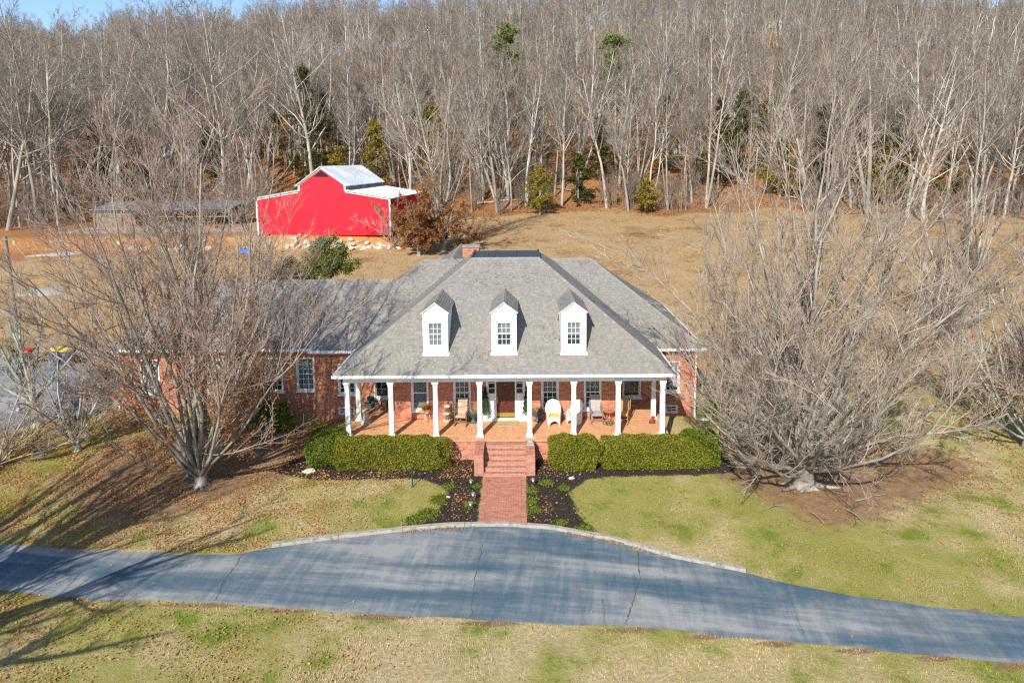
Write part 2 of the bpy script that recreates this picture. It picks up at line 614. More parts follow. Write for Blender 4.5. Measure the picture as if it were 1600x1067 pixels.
Fq = np.stack([r0, r0 + 1, r0 + nx + 1, r0 + nx], 1)
me = np_mesh('ground', V, Fq)
smooth(me)


def z01(sd, soft):
    return np.clip(.5 + .5 * sd / soft, 0, 1)


nzx = np.sin(GX * .21 + 2 * np.sin(GY * .05)) * 2.5 + np.sin(GX * .53) * 1.2
zm = np.maximum(z01(poly_sd(MULCH_L, GX, GY), .35), z01(poly_sd(MULCH_R, GX, GY), .35))
zd = np.maximum(.8 * z01(poly_sd(DIRT_R, GX, GY), 2.6), .8 * z01(poly_sd(DIRT_L, GX, GY), 2.2))
edge = np.exp(-((GY - rb(GX) + .12) / .13) ** 2) * .85 + np.exp(-((GY - rt(GX) - .1) / .1) ** 2) * .6 * (np.abs(GX) > 8)
zd = np.maximum(zd, edge * (np.abs(GX) < 60))
zl = np.clip(z01(GY - 69.5 - nzx, 2.5) + z01(-(GX + 50) - .1 * GY + nzx + 3, 6) * (GY > 18) * .9, 0, 1)
zl = np.maximum(zl, .56 * z01(poly_sd([(-75, 36), (-31, 41), (-29.5, 46.5), (-31, 60), (-75, 60)], GX, GY), 3))
zl = np.maximum(zl, .47 * sst(-6, -16, GX) * (GY < 6) * (GY > -20))
zf = np.maximum(sst(5, 9, GY), sst(-21, -25, GX) * sst(3, 6, GY)) * 1.0
zg = z01(poly_sd([(-58, 47.5), (-30.5, 47.5), (-28, 52), (-30, 60), (-60, 60)], GX, GY), 3) * .5
zc = .62 * z01(poly_sd([(-25, 44.6), (-13.4, 44.0), (-12, 47), (-26, 47)], GX, GY), 1.2)
for nm, ch in (('zone', (zm, zd, zl)), ('zone2', (zg, zc, zf))):
    A = me.color_attributes.new(nm, 'FLOAT_COLOR', 'POINT')
    cc = np.ones((ny * nx, 4), np.float32)
    for k in range(3):
        cc[:, k] = ch[k].ravel()
    A.data.foreach_set('color', cc.ravel())
link('ground', me, 'ground_mat', kind='structure')

# driveway sheets
xs = np.linspace(-60, 60, 420)
rows = np.linspace(0, 1, 13)
top, bot = rt(xs), rb(xs)
top = top + .05 * np.sin(xs * 2.3) * np.sin(xs * .9) * (np.abs(xs) > 8.6)
bot = bot + .06 * np.sin(xs * 1.9 + 1) * np.sin(xs * .7)
V = np.array([(x, b + (t - b) * r, .014 + .02 * math.sin(PI * r)) for x, t, b in zip(xs, top, bot) for r in rows])
n = len(rows)
Fq = np.array([(i * n + j, (i + 1) * n + j, (i + 1) * n + j + 1, i * n + j + 1) for i in range(len(xs) - 1) for j in range(n - 1)])
me = np_mesh('driveway', V, Fq)
smooth(me)
drive = link('driveway', me, 'asphalt', kind='structure')
simple('crack_weed', [(.035, .04, .04), (.09, .12, .04), (.06, .07, .06)], .95, 4)


def ribbon(name, pts, w, z, mat, parent):
    pts = np.array(pts, float)
    t = np.linspace(0, 1, 40)
    s = np.linspace(0, 1, len(pts))
    X, Y = np.interp(t, s, pts[:, 0]), np.interp(t, s, pts[:, 1])
    X = X + rng.normal(0, .025, 40)
    W = w * rng.uniform(.15, 1.1, 40)
    rr = np.clip((Y - rb(X)) / (rt(X) - rb(X)), 0, 1)
    Z = z + .02 * np.sin(PI * rr)
    V = np.concatenate([np.stack([X - W, Y, Z], 1), np.stack([X + W, Y, Z], 1)])
    Fq = np.array([(i, i + 40, i + 41, i + 1) for i in range(39)])
    link(name, np_mesh(name, V, Fq), mat, parent)


for pts, w_ in (([(-9.47, -8.15), (-9.37, -8.59), (-9.42, -9.53), (-9.29, -10.23), (-9.29, -10.7)], .028), ([(-.77, -6.43), (-.71, -7.83), (-.83, -9.56), (-.85, -11.5)], .018), ([(5.0, -7.9), (4.79, -9.58), (4.2, -11.24), (3.95, -11.9)], .032), ([(3.41, -10.6), (3.32, -11.84)], .015), ([(-2.5, -9.9), (-2.7, -11.3)], .012), ([(9.5, -10.3), (9.2, -12.4)], .012)):
    ribbon('crack', pts, w_, .02, 'crack_weed', drive)


def sheet(name, poly, z, mat, kind='structure', step=.8):
    P = np.array(poly)
    X, Y = np.meshgrid(np.arange(P[:, 0].min(), P[:, 0].max() + step, step), np.arange(P[:, 1].min(), P[:, 1].max() + step, step))
    ins = poly_sd(poly, X, Y) > 0
    ny, nx = X.shape
    V = np.stack([X, Y, T(X, Y) + z], -1).reshape(-1, 3)
    F = [(j * nx + i, j * nx + i + 1, (j + 1) * nx + i + 1, (j + 1) * nx + i) for j in range(ny - 1) for i in range(nx - 1) if ins[j, i] and ins[j, i + 1] and ins[j + 1, i] and ins[j + 1, i + 1]]
    me = np_mesh(name, V, np.array(F))
    smooth(me)
    return link(name, me, mat, kind=kind)


sheet('parking_pad', PAD, .05, 'asphalt', step=.4)

# kerb in cast lengths
kx = np.linspace(-8.5, 8.5, 120)
ky = rt(kx) + .02
seg = np.hypot(np.diff(kx), np.diff(ky))
S = np.concatenate([[0], np.cumsum(seg)])
ke = bpy.data.objects.new('kerb', None)
COL.objects.link(ke)
tag(ke, kind='structure')
s0 = 0
while s0 < S[-1] - .3:
    s1 = min(s0 + 2.4, S[-1])
    ss = np.linspace(s0, s1 - .012, 9)
    X, Y = np.interp(ss, S, kx), np.interp(ss, S, ky)
    tx, ty = np.gradient(X), np.gradient(Y)
    L = np.hypot(tx, ty)
    nx_, ny_ = -ty / L, tx / L
    pr_ = [(0, -.05), (0.02, .08), (.05, .1), (.2, .105), (.23, .085), (.24, -.05)]
    mb = MB()
    vs = [(X[i] + nx_[i] * a, Y[i] + ny_[i] * a, b + random.uniform(-.004, .004)) for i in range(9) for a, b in pr_]
    k = len(pr_)
    fs = [(i * k + j, i * k + j + 1, (i + 1) * k + j + 1, (i + 1) * k + j) for i in range(8) for j in range(k - 1)]
    fs += [tuple(range(k)), tuple(range(8 * k, 9 * k))[::-1]]
    mb.add(vs, fs).build('kerb_segment', 'concrete', ke)
    s0 = s1

# ------------------------------------------------------------------ brickwork


def bricks(mb, O, U, W, N, w, h, holes=(), L=.197, H=.0547, m=.013, d=.007, bond=.5, start=0.):
    """bricks on the rectangle O + u*U + v*W, standing d proud along N"""
    O, U, W, N = Vector(O), Vector(U), Vector(W), Vector(N)
    nrow = max(1, int(round(h / (H + m))))
    ph = h / nrow
    for r in range(nrow):
        v0, v1 = r * ph + m / 2, (r + 1) * ph - m / 2
        vm = (v0 + v1) / 2
        cuts = [(a, b) for a, b, c, e in holes if c < vm < e]
        x = start - (L + m) * (bond if r % 2 else 0)
        while x < w:
            a, b = max(x + m / 2, 0), min(x + L + m / 2, w)
            x += L + m
            parts = [(a, b)]
            for c0, c1 in cuts:
                np_ = []
                for p, q in parts:
                    if c1 <= p or c0 >= q:
                        np_.append((p, q))
                    else:
                        if p < c0:
                            np_.append((p, c0))
                        if c1 < q:
                            np_.append((c1, q))
                parts = np_
            for p, q in parts:
                if q - p < .02:
                    continue
                dd = d * random.uniform(.75, 1.25)
                c = [O + U * p + W * v0, O + U * q + W * v0, O + U * q + W * v1, O + U * p + W * v1]
                vs = c + [k + N * dd for k in c]
                mb.add(vs, [(4, 5, 6, 7), (0, 1, 5, 4), (1, 2, 6, 5), (2, 3, 7, 6), (3, 0, 4, 7)])


def wall_boxes(x0, x1, z0, z1, holes):
    """rectangles of a wall left between its openings"""
    xs = sorted({x0, x1, *[v for hh in holes for v in hh[:2]]})
    out = []
    for a, b in zip(xs, xs[1:]):
        xm = (a + b) / 2
        cur = z0
        for hh in sorted([q for q in holes if q[0] < xm < q[1]], key=lambda q: q[2]):
            if hh[2] > cur:
                out.append((a, b, cur, hh[2]))
            cur = hh[3]
        if cur < z1:
            out.append((a, b, cur, z1))
    return out


X_, Y_, Z_ = Vector((1, 0, 0)), Vector((0, 1, 0)), Vector((0, 0, 1))

# walkway of pavers
wk = MB().box(-.93, .99, -6.12, -1.9, -.1, .035).build('brick_walkway', 'mortar', kind='structure')
mb = MB()
bricks(mb, (-.71, -6.12, .035), X_, Y_, Z_, 1.48, 4.1, L=.2, H=.092, m=.008, d=.018)
for xx in (-.93, .77):
    bricks(mb, (xx, -6.12, .035), X_, Y_, Z_, .22, 4.1, L=.21, H=.092, m=.008, d=.02, bond=0)
mb.build('pavers', 'walk_paver', wk, kind='stuff')

# ------------------------------------------------------------------ house
house = empty('brick_house', (0, 0, 0), 'long red brick house with white columned porch, grey hip roof and three dormers', 'house')
ZF, YD, YM, YW = 1.1, 2.15, 4.45, 5.2
XC, XM0, XM1, XW = 5.65, -10.35, 10.25, -21.7

win_hole = {}
CENT = [(-4.35, 1.58, 3.42), (-2.21, 1.58, 3.42), (2.25, 1.58, 3.42), (4.41, 1.58, 3.42)]


def frame_box(mb, x0, x1, z0, z1, w, y0, y1):
    mb.box(x0, x0 + w, y0, y1, z0, z1)
    mb.box(x1 - w, x1, y0, y1, z0, z1)
    mb.box(x0 + w, x1 - w, y0, y1, z1 - w, z1)
    mb.box(x0 + w, x1 - w, y0, y1, z0, z0 + w)


def window(parent, cx, z0, z1, w, Y, cols=3, rows=3, blind=1., sill=True, cas=.07, dark=False, name='window', curtain=False):
    x0, x1 = cx - w / 2, cx + w / 2
    mb = MB()
    frame_box(mb, x0, x1, z0, z1, cas, Y - .03, Y + .12)
    win = mb.build(name, 'white_paint', parent)
    if sill:
        MB().box(x0 - .06, x1 + .06, Y - .1, Y - .031, z0 - .07, z0 + .02).build('sill', 'white_paint', win)
    zm = (z0 + z1) / 2
    for k, (a, b, off) in enumerate(((z0 + cas, zm + .02, .03), (zm - .02, z1 - cas, .065))):
        mb = MB()
        xa, xb = x0 + cas, x1 - cas
        frame_box(mb, xa, xb, a, b, .045, Y + off, Y + off + .03)
        if not dark:
            for i in range(1, cols):
                xx = xa + (xb - xa) * i / cols
                mb.box(xx - .011, xx + .011, Y + off + .002, Y + off + .026, a + .045, b - .045)
            for j in range(1, rows):
                zz = a + (b - a) * j / rows
                mb.box(xa + .045, xb - .045, Y + off + .005, Y + off + .023, zz - .011, zz + .011)
        sash = mb.build('sash', 'white_paint', win)
        MB().box(xa + .045, xb - .045, Y + off + .013, Y + off + .017, a + .045, b - .045).build('pane', 'glass', win)
    if blind > 0:
        mb = MB()
        zt, zb = z1 - cas, z1 - cas - (z1 - z0 - 2 * cas) * blind
        n = max(2, int((zt - zb) / .06))
        for i in range(n):
            zz = zt - (i + .5) * (zt - zb) / n
            mb.box(x0 + cas, x1 - cas, Y + .13, Y + .137, zz - .026, zz + .026, rx=-.35)
        mb.build('blind', 'curtain' if curtain else 'blind', win)
    return (x0 - .0, x1 + .0, z0 - .0, z1)


def brick_wall(name, x0, x1, z0, z1, Y, holes, th=.22):
    mb = MB()
    for a, b, c, e in wall_boxes(x0, x1, z0, z1, holes):
        mb.box(a, b, Y, Y + th, c, e)
    wl = mb.build(name, 'mortar', house)
    mb = MB()
    bricks(mb, (x0, Y, z0), X_, Z_, -Y_, x1 - x0, z1 - z0, [(a - x0, b - x0, c - z0, e - z0) for a, b, c, e in holes])
    mb.build('bricks', 'brick', wl, kind='stuff')
    return wl


# central front with its four windows and the door opening
holes = [window(house, c, a, b, .88, YD, blind=bl, dark=dk, curtain=False) for (c, a, b), bl, dk in zip(CENT, (1., .62, .5, .45), (True, False, False, False))]
brick_wall('wall', -XC, XC, ZF, 4.05, YD, holes + [(-1.0, 1.0, ZF, 3.62)])
# main body front, left and right of the centre
hl = [window(house, -6.78, 1.42, 3.3, .82, YM, cols=2, rows=2, blind=0), window(house, -8.65, 1.65, 3.37, .95, YM, blind=.0), window(house, -8.72, .5, .93, .9, YM, cols=3, rows=1, blind=0, sill=False)]
brick_wall('wall', XM0, -XC, -.3, 4.05, YM, hl)
hr = [window(house, 6.75, 1.38, 3.3, 1.0, YM, cols=1, rows=1, blind=.9, curtain=True), window(house, 8.93, 1.68, 3.39, .8, YM, blind=.9), window(house, 8.92, .5, .95, .7, YM, cols=2, rows=1, blind=0, sill=False)]
brick_wall('wall', XC, XM1, -.3, 4.05, YM, hr)
# wing front
hw = [window(house, -19.78, 1.5, 3.43, 1.05, YW, blind=1), window(house, -16.1, 1.5, 3.43, 1.05, YW, blind=1), window(house, -12.89, 1.55, 3.5, 1.0, YW, blind=.2), window(house, -11.13, 1.6, 3.5, 1.0, YW, blind=1)]
brick_wall('wall', XW, XM0, -.3, 3.95, YW, hw)
# remaining walls (sides and rear), plain brickwork
for (x0, x1, y0, y1, z0, z1) in ((-XC, -XC + .22, YD + .22, YM, ZF, 4.05), (XC - .22, XC, YD + .22, YM, ZF, 4.05), (XM1 - .22, XM1, YM + .22, 14.8, -.3, 4.05), (XM0, XM0 + .22, YM + .22, YW + .22, -.3, 4.05), (XW, XW + .22, YW + .22, 12.6, -.3, 3.95), (XW, XM0, 12.6, 12.8, -.3, 3.95), (XM0, XM1, 14.8, 15, -.3, 4.05)):
    mb = MB().box(x0, x1, y0, y1, z0, z1)
    wl = mb.build('wall', 'mortar', house)
    mb = MB()
    if x1 - x0 < .3:
        for xx, N in ((x0, -X_), (x1, X_)):
            if abs(xx) in (XC, XM1, -XW):
                bricks(mb, (xx, y0, z0), Y_, Z_, N, y1 - y0, z1 - z0)
    if mb.f:
        mb.build('bricks', 'brick', wl, kind='stuff')

# door with sidelights
mb = MB()
for a, b in ((-1.0, -.86), (-.55, -.47), (.47, .55), (.86, 1.0)):
    mb.box(a, b, YD - .04, YD + .16, 1.14, 3.28)
mb.box(-1.0, 1.0, YD - .05, YD + .16, 3.28, 3.62)
for s in (-1, 1):
    a, b = sorted((s * .55, s * .86))
    mb.box(a, b, YD + .02, YD + .1, 1.14, 2.42)
    mb.box(a + .03, b - .03, YD, YD + .02, 1.28, 2.32)
    for zz in (2.42, 2.7, 2.98, 3.24):
        mb.box(a, b, YD + .03, YD + .06, zz, zz + .035)
sur = mb.build('door_surround', 'white_paint', house)
for s in (-1, 1):
    a, b = sorted((s * .555, s * .855))
    MB().box(a, b, YD + .065, YD + .07, 2.43, 3.27).build('pane', 'glass', sur)
MB().box(-1.05, 1.05, YD - .26, YD - .052, ZF, 1.19).box(-1.0, 1.0, YD - .05, YD + .1, ZF, 1.139).build('threshold', 'white_paint', sur)
door = MB().box(-.47, .47, YD + .06, YD + .11, 1.15, 3.28).build('door', 'door_wood', house)
for zz0, zz1 in ((1.62, 2.18), (2.26, 2.78), (2.86, 3.18)):
    for s in (-1, 1):
        a, b = sorted((s * .07, s * .38))
        MB().box(a, b, YD + .045, YD + .06, zz0, zz1).build('panel', 'door_wood', door)
MB().box(-.45, .45, YD + .048, YD + .06, 1.19, 1.42).build('kick_plate', 'brass', door)
MB().lathe([(.015, 0), (.06, .01), (.07, .05), (.03, .08)], 10, 0, YD + .03, 2.9).build('knocker', 'brass', door)
MB().box(-.44, -.39, YD + .02, YD + .06, 1.95, 2.3).lathe([(.03, 0), (.03, .05)], 8, -.415, YD + .02, 2.42).build('handle', 'brass', door)

# porch floor, foundation and stairs
mb = MB()
mb.box(-7.85, 7.85, -.38, YD, .981, ZF - .016)
for s in (-1, 1):
    a, b = sorted((s * XC, s * 7.85))
    mb.box(a, b, YD, YM, .981, ZF - .016)
fl = mb.build('porch_floor', 'mortar', house)
mb = MB()
bricks(mb, (-7.85, -.16, ZF - .016), X_, Y_, Z_, 15.7, YD + .16, L=.2, H=.095, m=.008, d=.016)
bricks(mb, (-7.85, -.4, ZF - .016), X_, Y_, Z_, 15.7, .24, L=.095, H=.22, m=.008, d=.018, bond=0)
for s in (-1, 1):
    bricks(mb, (-7.85 if s < 0 else XC, YD, ZF - .016), X_, Y_, Z_, 2.2, YM - YD, L=.2, H=.095, m=.008, d=.016)
bricks(mb, (-7.85, -.38, ZF - .12), X_, Z_, -Y_, 15.7, .1, L=.06, H=.09, m=.01, d=.03, bond=0)
for s in (-1, 1):
    bricks(mb, (s * 7.85, -.38, ZF - .12), Y_, Z_, X_ * s, YM + .38, .1, L=.06, H=.09, m=.01, d=.03, bond=0)
mb.build('pavers', 'paver', fl, kind='stuff')
fo = MB().box(-7.8, 7.8, -.33, -.1, -.3, .98).box(-7.8, -7.6, -.1, YM, -.3, .98).box(7.6, 7.8, -.1, YM, -.3, .98).build('porch_foundation', 'mortar', house)
mb = MB()
bricks(mb, (-7.8, -.33, -.02), X_, Z_, -Y_, 15.6, 1.0)
for s in (-1, 1):
    bricks(mb, (s * 7.8, -.33, -.02), Y_, Z_, X_ * s, 4.7, 1.0)
mb.build('bricks', 'brick', fo, kind='stuff')
nst = 6
rise, run = ZF / 7, .265
for k in range(nst):
    zt = ZF - rise * (k + 1)
    y1 = -.4 - run * k
    y0 = y1 - run
    st = MB().box(-.93, .97, y0 + .02, y1 + .02, -.1, zt - .016).build('stair_step', 'mortar', house)
    mb = MB()
    bricks(mb, (-.93, y0, zt - .016), X_, Y_, Z_, 1.9, run, L=.062, H=run - .012, m=.01, d=.016, bond=0)
    bricks(mb, (-.93, y0 + .02, zt - rise), X_, Z_, -Y_, 1.9, rise - .03, L=.2, H=.058, m=.01, d=.008)
    mb.build('bricks', 'walk_paver', st, kind='stuff')
for s in (-1, 1):
    a, b = (-1.36, -.935) if s < 0 else (.975, 1.4)
    pi_ = MB().box(a + .012, b - .012, -1.93, -.42, -.1, 1.03).build('stair_pier', 'mortar', house)
    mb = MB()
    bricks(mb, (a, -1.93, -.02), X_, Z_, -Y_, b - a, 1.05, d=.012)
    bricks(mb, (a + .012, -1.93, -.02), Y_, Z_, -X_, 1.5, 1.05, d=.012)
    bricks(mb, (b - .012, -1.93, -.02), Y_, Z_, X_, 1.5, 1.05, d=.012)
    bricks(mb, (a - .01, -1.96, 1.03), X_, Y_, Z_, b - a + .02, 1.55, L=.21, H=.062, m=.008, d=.03, bond=0)
    mb.build('bricks', 'walk_paver', pi_, kind='stuff')

# columns
mb = MB()
mb.frus(0, 0, 0, .07, .17, .17).frus(0, 0, .07, .16, .15, .135).frus(0, 0, .16, 2.5, .115, .102)
mb.frus(0, 0, 2.5, 2.54, .122, .122).frus(0, 0, 2.54, 2.64, .105, .145).frus(0, 0, 2.64, 2.735, .155, .155)
cme = mb.mesh('column')
CXS = [-7.48, -5.4, -3.28, -1.18, 1.18, 3.28, 5.38, 7.48]
for x in CXS:
    link('column', cme, 'white_paint', house, (x, 0, ZF))
for x in (-7.48, 7.48):
    link('column', cme, 'white_paint', house, (x, YD, ZF))
# beam, ceiling, fascia, gutters
mb = MB()
mb.box(-7.63, 7.63, -.15, .15, 3.838, 4.09)
for s in (-1, 1):
    a, b = sorted((s * 7.33, s * 7.63))
    mb.box(a, b, .15, YM, 3.838, 4.09)
mb.build('porch_beam', 'white_paint', house)
MB().box(-7.9, 7.9, -.42, YM - .01, 4.092, 4.14).build('porch_ceiling', 'white_paint', house)


def gutter(x0, x1, y0, y1, z):
    """fascia and gutter along one eave"""
    mb = MB()
    if abs(x1 - x0) > abs(y1 - y0):
        mb.box(x0, x1, y0, y0 + .03, z - .2, z - .02)
        mb.box(x0 - .08, x1 + .08, y0 - .1, y0 - .002, z - .13, z - .005)
    else:
        s = 1 if x0 > 0 else -1
        a, b = sorted((x0, x0 - s * .03))
        mb.box(a, b, y0, y1, z - .2, z - .02)
        a, b = sorted((x0 + s * .002, x0 + s * .1))
        mb.box(a, b, y0 - .08, y1, z - .13, z - .005)
    mb.build('gutter', 'white_metal', house)


# roof geometry -----------------------------------------------------------
S1, S2 = .748, .735
EY, EX, EZ, RUN = -.5, 7.95, 4.3, 6.12
MY, MX, MZ, MRUN = 4.1, 10.55, 4.2, 5.5
WY, WX, WZ, WRUN = 4.85, -22.1, 4.1, 4.15


def z_front(x, y):
    return EZ + S1 * (y - EY)


def z_side(x, y):
    return EZ + S1 * (EX - abs(x))


def z_main(x, y):
    return MZ + S2 * (y - MY)


def z_mend(x, y):
    return MZ + S2 * (MX - abs(x))


def z_wing(x, y):
    return WZ + S2 * (y - WY)


def centre_z(x, y):
    if abs(x) > EX or y < EY:
        return -9
    return min(z_front(x, y), z_side(x, y), EZ + S1 * RUN, EZ + S1 * (EY + 2 * RUN + 2.78 - y))


def body_z(x, y):
    if abs(x) > MX or y < MY:
        return -9
    return min(z_main(x, y), z_mend(x, y), MZ + S2 * (MY + 2 * MRUN - y))


def wing_z(x, y):
    if x < WX or x > -6 or y < WY:
        return -9
    return min(z_wing(x, y), WZ + S2 * (x - WX), WZ + S2 * (WY + 2 * WRUN - y))


def dormer_z(x, y):
    for c in (-3.275, 0., 3.315):
        if abs(x - c) < .6 and y > .48:
            return 7.5 - .75 * abs(x - c)
    return -9


DZ = EZ + S1 * RUN
EYB = EY + RUN + 2.78 + RUN
roof = MB()
roof.poly([(-EX, EY, EZ), (EX, EY, EZ), (EX - RUN, EY + RUN, DZ), (-EX + RUN, EY + RUN, DZ)])
DB = EY + RUN + 2.78
for s in (1, -1):
    q = 1.25
    P = [(s * EX, EY, EZ), (s * EX, 4.35, EZ), (s * (EX - RUN + q), DB + q, DZ - S1 * q), (s * (EX - RUN), DB, DZ), (s * (EX - RUN), EY + RUN, DZ)]
    roof.poly(P if s > 0 else P[::-1])
roof.poly([(EX - RUN, DB, DZ), (EX - RUN + 1.25, DB + 1.25, DZ - S1 * 1.25), (-EX + RUN - 1.25, DB + 1.25, DZ - S1 * 1.25), (-EX + RUN, DB, DZ)])
RZ = MZ + S2 * MRUN
RX = MX - MRUN
roof.poly([(EX - .02, MY, MZ), (MX, MY, MZ), (RX, MY + MRUN, RZ), (1.8, MY + MRUN, RZ)])
roof.poly([(-MX, MY, MZ), (-EX + .02, MY, MZ), (-1.8, MY + MRUN, RZ), (-RX, MY + MRUN, RZ)])
for s in (1, -1):
    P = [(s * MX, MY, MZ), (s * MX, MY + 2 * MRUN, MZ), (s * RX, MY + MRUN, RZ)]
    roof.poly(P if s > 0 else P[::-1])
roof.poly([(-RX, MY + MRUN, RZ), (RX, MY + MRUN, RZ), (MX, MY + 2 * MRUN, MZ), (-MX, MY + 2 * MRUN, MZ)])
WRZ = WZ + S2 * WRUN
roof.poly([(WX, WY, WZ), (-9.9, WY, WZ), (-6.6, WY + WRUN, WRZ), (WX + WRUN, WY + WRUN, WRZ)])
roof.poly([(WX, WY + 2 * WRUN, WZ), (WX, WY, WZ), (WX + WRUN, WY + WRUN, WRZ)])
roof.poly([(WX + WRUN, WY + WRUN, WRZ), (-6.6, WY + WRUN, WRZ), (-9.9, WY + 2 * WRUN, WZ), (WX, WY + 2 * WRUN, WZ)])
rf = roof.build('roof', 'roof_under', house)
md = rf.modifiers.new('thickness', 'SOLIDIFY')
md.thickness = .06
md.offset = -1


def shingles(mb, A, U, D, N, TL, lim, skip=None, expo=.128):
    A, U, D, N = Vector(A), Vector(U), Vector(D).normalized(), Vector(N).normalized()
    nc = int(TL / expo)
    for k in range(nc + 1):
        t0, t1 = k * expo, min((k + 1) * expo + .01, TL)
        a, b = lim(min(t0 + expo * .5, TL))
        s = a - random.uniform(0, .2)
        while s < b:
            wd = random.choice((.07, .09, .11, .14, .18))
            p, q = max(s, a), min(s + wd, b)
            s += wd
            if q - p < .015:
                continue
            if skip:
                c = A + U * (p + q) / 2 + D * (t0 + .07)
                if skip(c):
                    continue
            h = .01 + random.choice((0, .003, .008))
            p0, p1 = A + U * p + D * t0, A + U * (q - .004) + D * t0
            p2, p3 = A + U * (q - .004) + D * t1, A + U * p + D * t1
            mb.add([p0 + N * h, p1 + N * h, p2 + N * .004, p3 + N * .004, p0, p1], [(0, 1, 2, 3), (4, 5, 1, 0)])


def caps(mb, P0, P1, n1, n2, w=.15, expo=.2, lift=.03):
    """overlapping ridge tabs from P0 (low) to P1 (high)"""
    P0, P1, n1, n2 = Vector(P0), Vector(P1), Vector(n1).normalized(), Vector(n2).normalized()
    L = (P1 - P0).length
    t = (P1 - P0) / L
    up = (n1 + n2).normalized()
    w1 = t.cross(n1)
    if w1.dot(n2) < 0:
        w1 = w1
    if (w1.dot(n1 + n2)) > 0:
        w1 = -w1
    w2 = t.cross(n2)
    if w2.dot(n1 + n2) > 0:
        w2 = -w2
    n = int(L / expo)
    for i in range(n):
        a, b = P0 + t * (L * i / n), P0 + t * (L * (i + 1) / n + .02)
        h = lift + .012 + random.uniform(0, .006)
        g = lift
        vs = [a + w1 * w + up * h * .5, a + up * h, a + w2 * w + up * h * .5, b + w1 * w + up * g * .3, b + up * g, b + w2 * w + up * g * .3, a + w1 * w - up * .01, a + w2 * w - up * .01, a]
        mb.add(vs, [(0, 1, 4, 3), (1, 2, 5, 4), (6, 8, 1, 0), (8, 7, 2, 1)])


sh = MB()
k1, k2 = math.sqrt(1 + S1 * S1), math.sqrt(1 + S2 * S2)
shingles(sh, (-EX, EY, EZ), X_, (0, 1, S1), (0, -S1, 1), RUN * k1, lambda t: (t / k1, 2 * EX - t / k1), lambda c: dormer_z(c.x, c.y) > c.z)
for s in (1, -1):
    shingles(sh, (s * EX, EY, EZ), Y_, (-s, 0, S1), (s * S1, 0, 1), RUN * k1, lambda t: (t / k1, 10.4 - EY), lambda c: body_z(c.x, c.y) > c.z + .02 or c.y > DB + (RUN - (EX - abs(c.x))))
shingles(sh, (-MX, MY, MZ), X_, (0, 1, S2), (0, -S2, 1), MRUN * k2, lambda t: (t / k2, 2 * MX - t / k2), lambda c: centre_z(c.x, c.y) > c.z + .02 or wing_z(c.x, c.y) > c.z + .02)
for s in (1, -1):
    shingles(sh, (s * MX, MY, MZ), Y_, (-s, 0, S2), (s * S2, 0, 1), MRUN * k2, lambda t: (t / k2, 2 * MRUN - t / k2), lambda c: wing_z(c.x, c.y) > c.z + .02)
shingles(sh, (WX, WY, WZ), X_, (0, 1, S2), (0, -S2, 1), WRUN * k2, lambda t: (t / k2, 15.5), lambda c: body_z(c.x, c.y) > c.z + .02)
shingles(sh, (WX, WY, WZ), Y_, (1, 0, S2), (-S2, 0, 1), WRUN * k2, lambda t: (t / k2, 2 * WRUN - t / k2))
sh.build('shingles', 'shingle', rf, kind='stuff')
cp = MB()
nF, nS = (0, -S1, 1), (S1, 0, 1)
for s in (1, -1):
    caps(cp, (s * EX, EY, EZ), (s * (EX - RUN), EY + RUN, DZ), nF, (s * S1, 0, 1))
    caps(cp, (s * MX, MY, MZ), (s * RX, MY + MRUN, RZ), (0, -S2, 1), (s * S2, 0, 1))
    caps(cp, (s * RX, MY + MRUN, RZ), (s * 2.4, MY + MRUN, RZ), (0, -S2, 1), (0, S2, 1))
caps(cp, (WX, WY, WZ), (WX + WRUN, WY + WRUN, WRZ), (0, -S2, 1), (-S2, 0, 1))
caps(cp, (WX + WRUN, WY + WRUN, WRZ), (-6.7, WY + WRUN, WRZ), (0, -S2, 1), (0, S2, 1))
cp.build('ridge_caps', 'shingle', rf, kind='stuff')
dk = MB().box(-1.8, 1.8, EY + RUN + .05, DB, DZ - .05, DZ + .05).build('roof_deck', 'membrane', house)
MB().box(-1.86, 1.86, EY + RUN - .03, EY + RUN + .048, DZ - .02, DZ + .045).build('flashing', 'flashing', dk)
for s in (-1, 1):
    MB().box(s * 1.84 - .05, s * 1.84 + .05, EY + RUN - .02, DB, DZ - .02, DZ + .13).build('edge_rail', 'membrane', dk)
for y in (-.6, .6):
    MB().box(y - .015, y + .015, EY + RUN + .06, DB - .05, DZ + .05, DZ + .075).build('seam', 'membrane', dk)
# rear gable behind the ridge and the chimney
gz = 8.42
gme = MB().poly([(-3.3, 9.3, gz), (-3.3, 16, gz), (-4.6, 16, gz - .95), (-4.6, 9.3, gz - .95)]).poly([(-3.3, 16, gz), (-3.3, 9.3, gz), (-2.0, 9.3, gz - .95), (-2.0, 16, gz - .95)])
gme.poly([(-4.6, 9.3, gz - .95), (-2.0, 9.3, gz - .95), (-3.3, 9.3, gz)])
gme.poly([(-2.0, 16, gz - .95), (-4.6, 16, gz - .95), (-3.3, 16, gz)])
gr_ = gme.build('rear_gable_roof', 'shingle', house)
mb = MB()
for s in (-1, 1):
    shingles(mb, (-3.3 + s * 1.3, 9.3, gz - .95), Y_, (-s, 0, .731), (s * .731, 0, 1), 1.6, lambda t: (0, 6.6))
caps(mb, (-3.3, 9.3, gz), (-3.3, 16, gz), (.7, 0, 1), (-.7, 0, 1))
mb.build('shingles', 'shingle', gr_, kind='stuff')
ch = MB().box(-2.85, -1.82, 11.6, 12.4, 6.5, 8.72).build('chimney', 'mortar', house)
mb = MB()
bricks(mb, (-2.85, 11.6, 6.5), X_, Z_, -Y_, 1.03, 2.22)
bricks(mb, (-1.82, 11.6, 6.5), Y_, Z_, X_, .8, 2.22)
